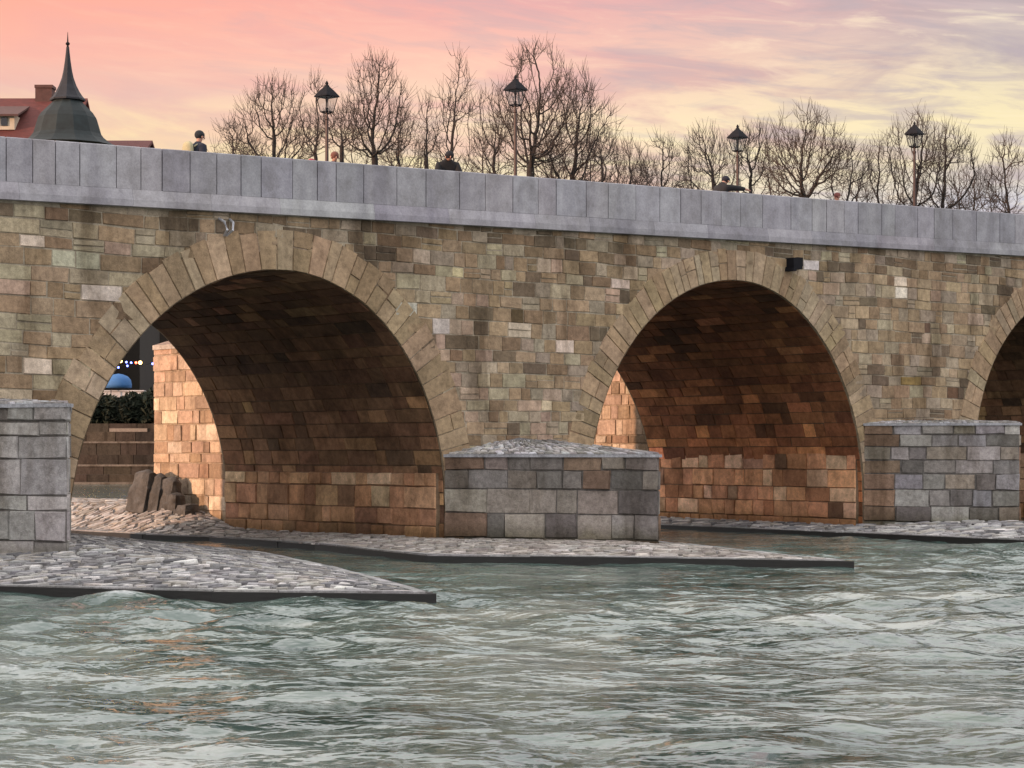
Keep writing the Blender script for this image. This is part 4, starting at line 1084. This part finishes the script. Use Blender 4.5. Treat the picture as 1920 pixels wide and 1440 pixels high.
TREES = [
 (438, 290, 228, 40, 136, 'low faint bare tree at the left end of the tree row, beside the lone walker', dict(npts=260)),
 (548, 298, 158, 76, 124, 'bare tree with a leaning trunk and round crown left of the first lamp', dict(lean=-32, ctr=-4, npts=520)),
 (592, 270, 150, 36, 142, 'slender pale bare tree directly behind the first lamp', dict(npts=300)),
 (640, 250, 188, 40, 128, 'dark dense bare tree just right of the first lamp', dict(npts=380)),
 (702, 272, 112, 66, 124, 'tall round-crowned bare tree with a straight trunk between the first lamp and the coated figure', dict(npts=640)),
 (748, 300, 205, 44, 138, 'many-stemmed bare tree right of the tall round-crowned one', dict(npts=320)),
 (800, 270, 185, 26, 130, 'narrow bare tree rising above the figure in the black coat', dict(npts=220)),
 (884, 322, 104, 42, 124, 'narrow feathery bare tree on a trunk curving left, right of the black coated figure', dict(lean=-34, ctr=4, npts=460)),
 (928, 312, 150, 42, 136, 'bushy bare tree left of the second lamp', dict(npts=420)),
 (998, 296, 92, 80, 122, 'tallest bare tree, forked low, behind the second lamp', dict(lean=-4, ctr=14, npts=950)),
 (1068, 332, 140, 80, 124, 'broad bare tree with a low dark fork right of the second lamp', dict(ctr=6, npts=720)),
 (1128, 326, 240, 36, 134, 'small bare tree at the foot of the broad forked one', dict(npts=260)),
 (1180, 344, 268, 42, 138, 'low bare tree left of the middle gap in the tree row', dict(npts=280)),
 (1240, 348, 262, 50, 132, 'low spreading bare tree in the middle of the row', dict(npts=320)),
 (1345, 356, 246, 52, 126, 'bare tree with a leaning fork just left of the third lamp', dict(ctr=-18, npts=460)),
 (1408, 352, 222, 40, 128, 'upright bare tree just right of the third lamp', dict(npts=420)),
 (1508, 350, 214, 78, 120, 'big broad dark bare tree between the third and fourth lamps', dict(npts=980)),
 (1585, 366, 275, 46, 132, 'low bare tree with outward leaning stems right of the big broad one', dict(ctr=12, npts=300)),
 (1650, 372, 262, 34, 136, 'thin low bare tree left of the fourth lamp', dict(npts=220)),
 (1712, 372, 212, 54, 124, 'tall bare tree directly behind the fourth lamp', dict(npts=620)),
 (1768, 376, 240, 52, 126, 'bare tree with two slanting stems right of the fourth lamp', dict(ctr=14, npts=520)),
 (1822, 386, 330, 44, 130, 'low sprawling bare tree with near-horizontal limbs by the right edge', dict(npts=240)),
 (1900, 384, 264, 38, 124, 'upright bare tree at the right edge of the photograph', dict(lean=-8, ctr=-6, npts=360)),
 (1985, 390, 270, 56, 128, 'bare tree just beyond the right edge', dict(npts=300)),
 (2090, 392, 250, 70, 128, 'broad bare tree well beyond the right edge', dict(npts=300)),
]
FARLAB = ['behind the gap right of the lone walker', 'behind the round crown with the leaning trunk', 'between the first lamp and the tall round crown', 'under the crown of the many-stemmed tree',
          'just left of the black coated figure', 'between the curving trunk and the second lamp', 'under the tallest tree right of the second lamp', 'at the right foot of the broad forked tree',
          'in the first gap of the low middle trees', 'in the second gap of the low middle trees', 'left of the third lamp behind the leaning fork', 'between the third lamp and the big broad tree',
          'right of the big broad tree', 'between the low outward-leaning tree and the fourth lamp', 'behind the stems right of the fourth lamp', 'behind the sprawling limbs by the right edge']
FARX = [(470, 300, 262, 36), (515, 300, 240, 34), (665, 310, 250, 30), (735, 315, 262, 30), (782, 320, 262, 26), (905, 325, 255, 34), (1035, 335, 262, 36), (1105, 340, 265, 34), (1155, 345, 292, 30), (1212, 350, 295, 30),
        (1295, 358, 290, 28), (1440, 365, 292, 30), (1605, 378, 315, 34), (1680, 380, 310, 32), (1800, 388, 315, 34), (1860, 392, 325, 30)]
for (px, fy, ty, hw), fl in zip(FARX, FARLAB): TREES.append((px, fy, ty, hw, 156, 'faint distant low bare tree ' + fl, dict(npts=110)))
for i, (px, fy, ty, hw, dp, lab, kw) in enumerate(TREES): tree(px, fy, ty, hw, dp, lab, 11 + i, **kw)

# ------------------------------------------------------------------ banks
def prism_poly(name, poly, z0, z1, mat, inset=0.0, kind=None):
    n = len(poly); c = Vector((sum(p[0] for p in poly) / n, sum(p[1] for p in poly) / n))
    top = [(p[0] + (c.x - p[0]) * inset, p[1] + (c.y - p[1]) * inset, z1) for p in poly]
    mb = MB(); mb.add([(p[0], p[1], z0) for p in poly] + top, [tuple(range(n, 2 * n))] + [(i, (i + 1) % n, n + (i + 1) % n, n + i) for i in range(n)])
    o = mb.build(name, mat); 
    if kind: tag(o, kind=kind)
    return o
def S2(px, d): p = spot(px, d); return (p.x, p.y)
prism_poly('wooded_bank', [S2(330, 112), S2(1000, 108), S2(2400, 108), S2(2900, 150), S2(2600, 260), S2(900, 260), S2(330, 190)], -1.5, GZ, M['grass'], .02, 'structure')
prism_poly('town_bank', [S2(-4200, 60), S2(-2600, 150), S2(-500, 153), S2(330, 153), S2(420, 200), S2(400, 420), S2(-5200, 420), S2(-5600, 80)], -1.5, 5.7, M['grass'], .0, 'structure')
prism_poly('ground', [(-2000, 420), (2400, 330), (2400, 3000), (-2000, 3000)], -1.5, 3.0, M['grass'], 0, 'structure')
# stepped quay
q_ = empty('quay_wall', spot(100, 149, 0)); tag(q_, 'dark stepped stone quay seen through the big left arch', 'quay wall')
rt = Vector((CN, -SN, 0)); fw = Vector((SN, CN, 0))
def oriented_box(mb, px0, px1, d0, d1, z0, z1, col=(1, 1, 1), origin=None):
    """box whose width runs across the line of sight at distance d0"""
    a, b = spot(px0, d0), spot(px1, d0); V = []
    for z in (z0, z1):
        for p in (a, b, b + fw * (d1 - d0), a + fw * (d1 - d0)): V.append((p.x, p.y, z))
    if origin is not None: V = [(v[0] - origin[0], v[1] - origin[1], v[2] - origin[2]) for v in V]
    mb.add(V, [(0, 3, 2, 1), (4, 5, 6, 7), (0, 1, 5, 4), (1, 2, 6, 5), (2, 3, 7, 6), (3, 0, 4, 7)], col)
O = q_.location
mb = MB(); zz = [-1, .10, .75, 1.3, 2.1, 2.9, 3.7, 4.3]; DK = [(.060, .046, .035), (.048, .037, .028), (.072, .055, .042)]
for i in range(7):
    d0 = 145 + i * .9
    px = -620
    while px < 335:
        e = px + random.uniform(28, 60)
        oriented_box(mb, px, e - 1.0, d0, d0 + 1.2, -1 if i == 0 else zz[i] - .1, zz[i + 1] - .10, vary(random.choice(DK), .12, .05), O); px = e
mb.build('steps', M['wall'], q_)
mb = MB()
for i in range(7):
    d0 = 145 + i * .9
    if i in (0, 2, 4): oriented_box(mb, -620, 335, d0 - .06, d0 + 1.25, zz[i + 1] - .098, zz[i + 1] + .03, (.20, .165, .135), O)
mb.build('coping', M['wall'], q_)
mb = MB(); oriented_box(mb, 205, 276, 150.3, 150.8, 3.62, 3.86, (1, 1, 1))
o = mb.build('stone_bench', plain_mat('worn_bench_stone', (.26, .21, .17), .9)); tag(o, 'pale stone bench on the dark quay slope seen through the left arch', 'bench')
# bushes on the quay
def bush(px, d, z, rx, rz_, n, label, seed, mat='bush'):
    rs = np.random.RandomState(seed); c = spot(px, d, z); r = empty('bush', c); tag(r, label, 'bush', 'bushes along the quay')
    v, f = [], []; m = 26; a = rs.rand(m) * 2 * PI; t = np.stack([np.cos(a) * rx * .5 * rs.rand(m), np.sin(a) * rx * .5 * rs.rand(m), rz_ * (.5 + .45 * rs.rand(m))], 1)
    prisms(v, f, np.zeros((m, 3)), t, np.full(m, .035), np.full(m, .012), 4); np_mesh('stems', v, f, M['bark'], r)
    u = rs.normal(0, 1, (n, 3)); u /= np.linalg.norm(u, axis=1)[:, None]; rad = rs.rand(n) ** .45
    P_ = u * rad[:, None] * np.array([rx, rx, rz_ * .55]) * (1 + .35 * np.sin(u[:, :1] * 5 + seed) * np.cos(u[:, 1:2] * 4)) + np.array([0, 0, rz_ * .55])
    A = rs.normal(0, .10, (n, 3)); B = rs.normal(0, .10, (n, 3)); V = np.stack([P_ - A, P_ - B, P_ + A, P_ + B], 1).reshape(-1, 3)
    np_mesh('leaves', [V], [np.arange(4 * n).reshape(-1, 4)], M[mat], r)
for i, (px, d, z, rx, rz_, lab) in enumerate([(175, 152.5, 4.2, 1.3, 2.0, 'dark bush on the quay partly hidden by the left arch ring'), (222, 152.2, 4.3, 1.2, 1.7, 'dark bush on the quay below the blue canopy'),
                                             (268, 152.6, 4.2, 1.4, 2.1, 'dark bush on the quay beside the sunlit pier'), (120, 153, 4.2, 1.6, 2.4, 'dark bush on the quay behind the left arch leg'), (305, 155, 4.4, 1.5, 2.2, 'dark bush behind the sunlit pier end')]):
    bush(px, d, z, rx, rz_, 2600, lab, 60 + i)
# market stall with a blue canopy, and a cord of coloured lights
st = empty('market_stall', spot(222, 158, 5.7)); tag(st, 'small stall with a domed blue canopy over a white counter', 'stall')
mb = MB(); mb.box(-1.5, 1.9, -.5, .5, 0, .98); mb.box(-1.6, 2.0, -.6, .6, .98, 1.06)
mb.build('counter', M['white'], st).rotation_euler = (0, 0, -math.atan2(SN, CN))
mb = MB(); mb.lathe([(.98, 1.25), (1.0, 1.5), (.92, 1.85), (.70, 2.10), (.35, 2.24), (.02, 2.30)], 16)
mb.build('canopy', M['blue'], st, True)
mb = MB()
for (x, y) in ((-.85, -.4), (.85, -.4), (.85, .4), (-.85, .4)):
    mb = MB(); mb.tube([(x, y, 0), (x, y, 1.6)], [.03, .03], 6); mb.build('post', M['iron'], st)
sl_ = empty('string_lights', spot(235, 156, hgt(684, 156))); tag(sl_, 'cord of small coloured bulbs strung above the blue stall', 'string lights')
cords = MB(); pts_ = []
for i in range(41):
    px = 60 + i * 6.5; zz_ = hgt(681 + 6 * math.sin(i * .55) ** 2, 156); p = spot(px, 156, zz_) - Vector(sl_.location); pts_.append(p)
cords.tube(pts_, [.012] * len(pts_), 4); cords.build('cord', M['iron'], sl_)
YB, BB, RB = emit_mat('yellow_bulb', (1, .62, .18), 14), emit_mat('blue_bulb', (.15, .2, 1), 7), emit_mat('red_bulb', (1, .12, .06), 8)
for (px, y, m_, r_) in [(226, 677, YB, .13), (237, 679, BB, .08), (246, 680, BB, .08), (222, 689, BB, .08), (239, 686, BB, .08), (255, 680, RB, .09), (263, 680, YB, .13), (286, 682, BB, .08),
                        (206, 678, YB, .12), (190, 680, YB, .12), (168, 679, RB, .10), (150, 680, YB, .12)]:
    b_ = MB(); b_.ell(spot(px, 155.9, hgt(y, 155.9)) - Vector(sl_.location), (r_, r_, r_), 8, 6); b_.build('bulb', m_, sl_, True)

# ------------------------------------------------------------------ town: turret, red-roofed house, lower house
D0 = 172.0; kk = D0 / 4000
def gable_house(name, px0, px1, d0, d1, zb, ze, zr, label, wallc=(1, 1, 1), win=True, chim=(), roofmat='tile'):
    o_ = spot((px0 + px1) / 2, d0, zb); r = empty(name, o_); tag(r, label, 'house')
    mb = MB(); oriented_box(mb, px0, px1, d0, d1, zb, ze, wallc, o_)
    # gables
    a, b = spot(px0, d0), spot(px1, d0); dm = (d1 - d0) / 2
    for p in (a, b):
        q1, q2, q3 = p, p + fw * (d1 - d0), p + fw * dm
        mb.add([(q1.x - o_.x, q1.y - o_.y, ze - zb), (q2.x - o_.x, q2.y - o_.y, ze - zb), (q3.x - o_.x, q3.y - o_.y, zr - zb)], [(0, 1, 2)], wallc)
    mb2 = MB(); ov = 5
    a, b = spot(px0 - ov, d0), spot(px1 + ov, d0)
    for (s0, s1, e0, e1) in ((-.5, dm, ze - .3, zr), (d1 - d0 + .5, dm, ze - .3, zr)):
        P_ = [a + fw * s0, b + fw * s0, b + fw * s1, a + fw * s1]; Z_ = [e0, e0, e1, e1]
        V = [(p.x - o_.x, p.y - o_.y, z + .05 - zb) for p, z in zip(P_, Z_)] + [(p.x - o_.x, p.y - o_.y, z + .30 - zb) for p, z in zip(P_, Z_)]
        mb2.add(V, [(0, 3, 2, 1), (4, 5, 6, 7), (0, 1, 5, 4), (1, 2, 6, 5), (2, 3, 7, 6), (3, 0, 4, 7)])
    w_ = mb.build('wall', M['plaster'], r); rf = mb2.build('roof', M[roofmat], r)
    for (pa, pb, zt_, dd) in chim:
        c = MB(); oriented_box(c, pa, pb, d0 + dd, d0 + dd + 1.3, ze, zt_ - .25, (1, 1, 1), o_); oriented_box(c, pa - 1.5, pb + 1.5, d0 + dd - .08, d0 + dd + 1.38, zt_ - .25, zt_, (1, 1, 1), o_)
        c.build('chimney', M['brick'], rf)
    if win:
        px = px0 + 14
        while px < px1 - 20:
            z = zb + 1.6
            while z < ze - 2:
                m_ = MB(); oriented_box(m_, px, px + 22, d0 - .08, d0 + .05, z, z + 1.5, (1, 1, 1), o_); m_.build('window', M['window'], r); z += 3.1
            px += 52
    return r
hA = gable_house('red_roof_house', -420, 134, D0 + 2, D0 + 13, 5.7, hgt(262, D0 + 2), hgt(191, D0 + 7.5), 'steep red-tiled house roof with a brick chimney behind the turret', chim=[(66, 97, hgt(159, D0 + 7), 5.0)], win=False)
# dormer on the front slope
dm_ = MB(); oo = hA.location; rfA = [c for c in hA.children if c.name.startswith('roof')][0]
oriented_box(dm_, -34, 27, D0 + 2.6, D0 + 6.2, hgt(243, D0 + 2.6), hgt(214, D0 + 2.6), (1, 1, 1), oo)
dn = dm_.build('dormer', M['dormer'], rfA)
d2_ = MB(); a, b = spot(-42, D0 + 2.1), spot(34, D0 + 2.1); z1_, z2_ = hgt(217, D0 + 2), hgt(198, D0 + 5)
V = [(p.x - oo.x, p.y - oo.y, z - oo.z) for p, z in ((a, z1_), (b, z1_), (b + fw * 4.2, z2_), (a + fw * 4.2, z2_), (a, z1_ + .16), (b, z1_ + .16), (b + fw * 4.2, z2_ + .16), (a + fw * 4.2, z2_ + .16))]
d2_.add(V, [(0, 3, 2, 1), (4, 5, 6, 7), (0, 1, 5, 4), (1, 2, 6, 5), (2, 3, 7, 6), (3, 0, 4, 7)]); d2_.build('dormer_roof', M['brick'], rfA)
d3_ = MB(); oriented_box(d3_, -24, -2, D0 + 2.52, D0 + 2.66, hgt(236, D0 + 2.6), hgt(220, D0 + 2.6), (1, 1, 1), oo); oriented_box(d3_, 2, 14, D0 + 2.52, D0 + 2.66, hgt(236, D0 + 2.6), hgt(220, D0 + 2.6), (1, 1, 1), oo)
d3_.build('window', M['window'], rfA)
gable_house('town_house', 150, 262, D0 + 6, D0 + 16, 5.7, hgt(294, D0 + 6), hgt(270, D0 + 11), 'lower red-tiled house whose ridge just clears the parapet right of the turret', (.055, .048, .044))
gable_house('town_house', 285, 345, D0 + 20, D0 + 30, 5.7, hgt(330, D0 + 20), hgt(312, D0 + 25), 'dark house front glimpsed at the top of the left arch opening beside the sunlit pier', (.10, .09, .085), win=False)
gable_house('town_house', -1350, -440, D0 - 6, D0 + 8, 5.7, 17, 23, 'long plastered house added out of view beyond the left edge to block low sun', (.8, .75, .68))  # unseen house, added for the shade it casts
tw = empty('turret', spot(127, D0 - 3, 5.7)); tag(tw, 'round turret with a dark bell-shaped roof and a needle spire', 'turret')
kD = (D0 - 3) / 4000
mb = MB(); mb.lathe([(60 * kD, 0), (60 * kD, hgt(272, D0 - 3) - 5.7)], 16, (0, 0, 0), 0, (.7, .64, .55)); mb.build('wall', M['plaster'], tw)
prof_px = [(90, 274), (80, 268), (70, 260), (64, 252), (61, 242), (58, 232), (55, 222), (49, 213), (42, 206), (35, 199), (29, 193), (26, 189)]
mb = MB(); mb.lathe([(r * kD, hgt(y, D0 - 3) - 5.7) for r, y in prof_px], 12, rot=.2, col=(.9, 1.1, 1.0)); mb.build('bell_roof', M['slate'], tw)
prof_px = [(33, 189), (33, 186), (28, 181), (22, 172), (16, 160), (11, 146), (8, 132), (5.5, 115), (3.8, 100), (2.6, 88)]
mb = MB(); mb.lathe([(r * kD, hgt(y, D0 - 3) - 5.7) for r, y in prof_px], 8, rot=.2, col=(1.35, 1.05, 1.15)); mb.build('spire', M['slate'], tw)
mb = MB(); z_ = hgt(82, D0 - 3) - 5.7; mb.ell((0, 0, z_), (.17, .17, .14), 10, 8); mb.tube([(0, 0, hgt(92, D0 - 3) - 5.7), (0, 0, z_)], [.11, .07], 8); mb.tube([(0, 0, z_), (0, 0, hgt(60, D0 - 3) - 5.7)], [.07, .015], 6); mb.build('finial', M['iron'], tw)
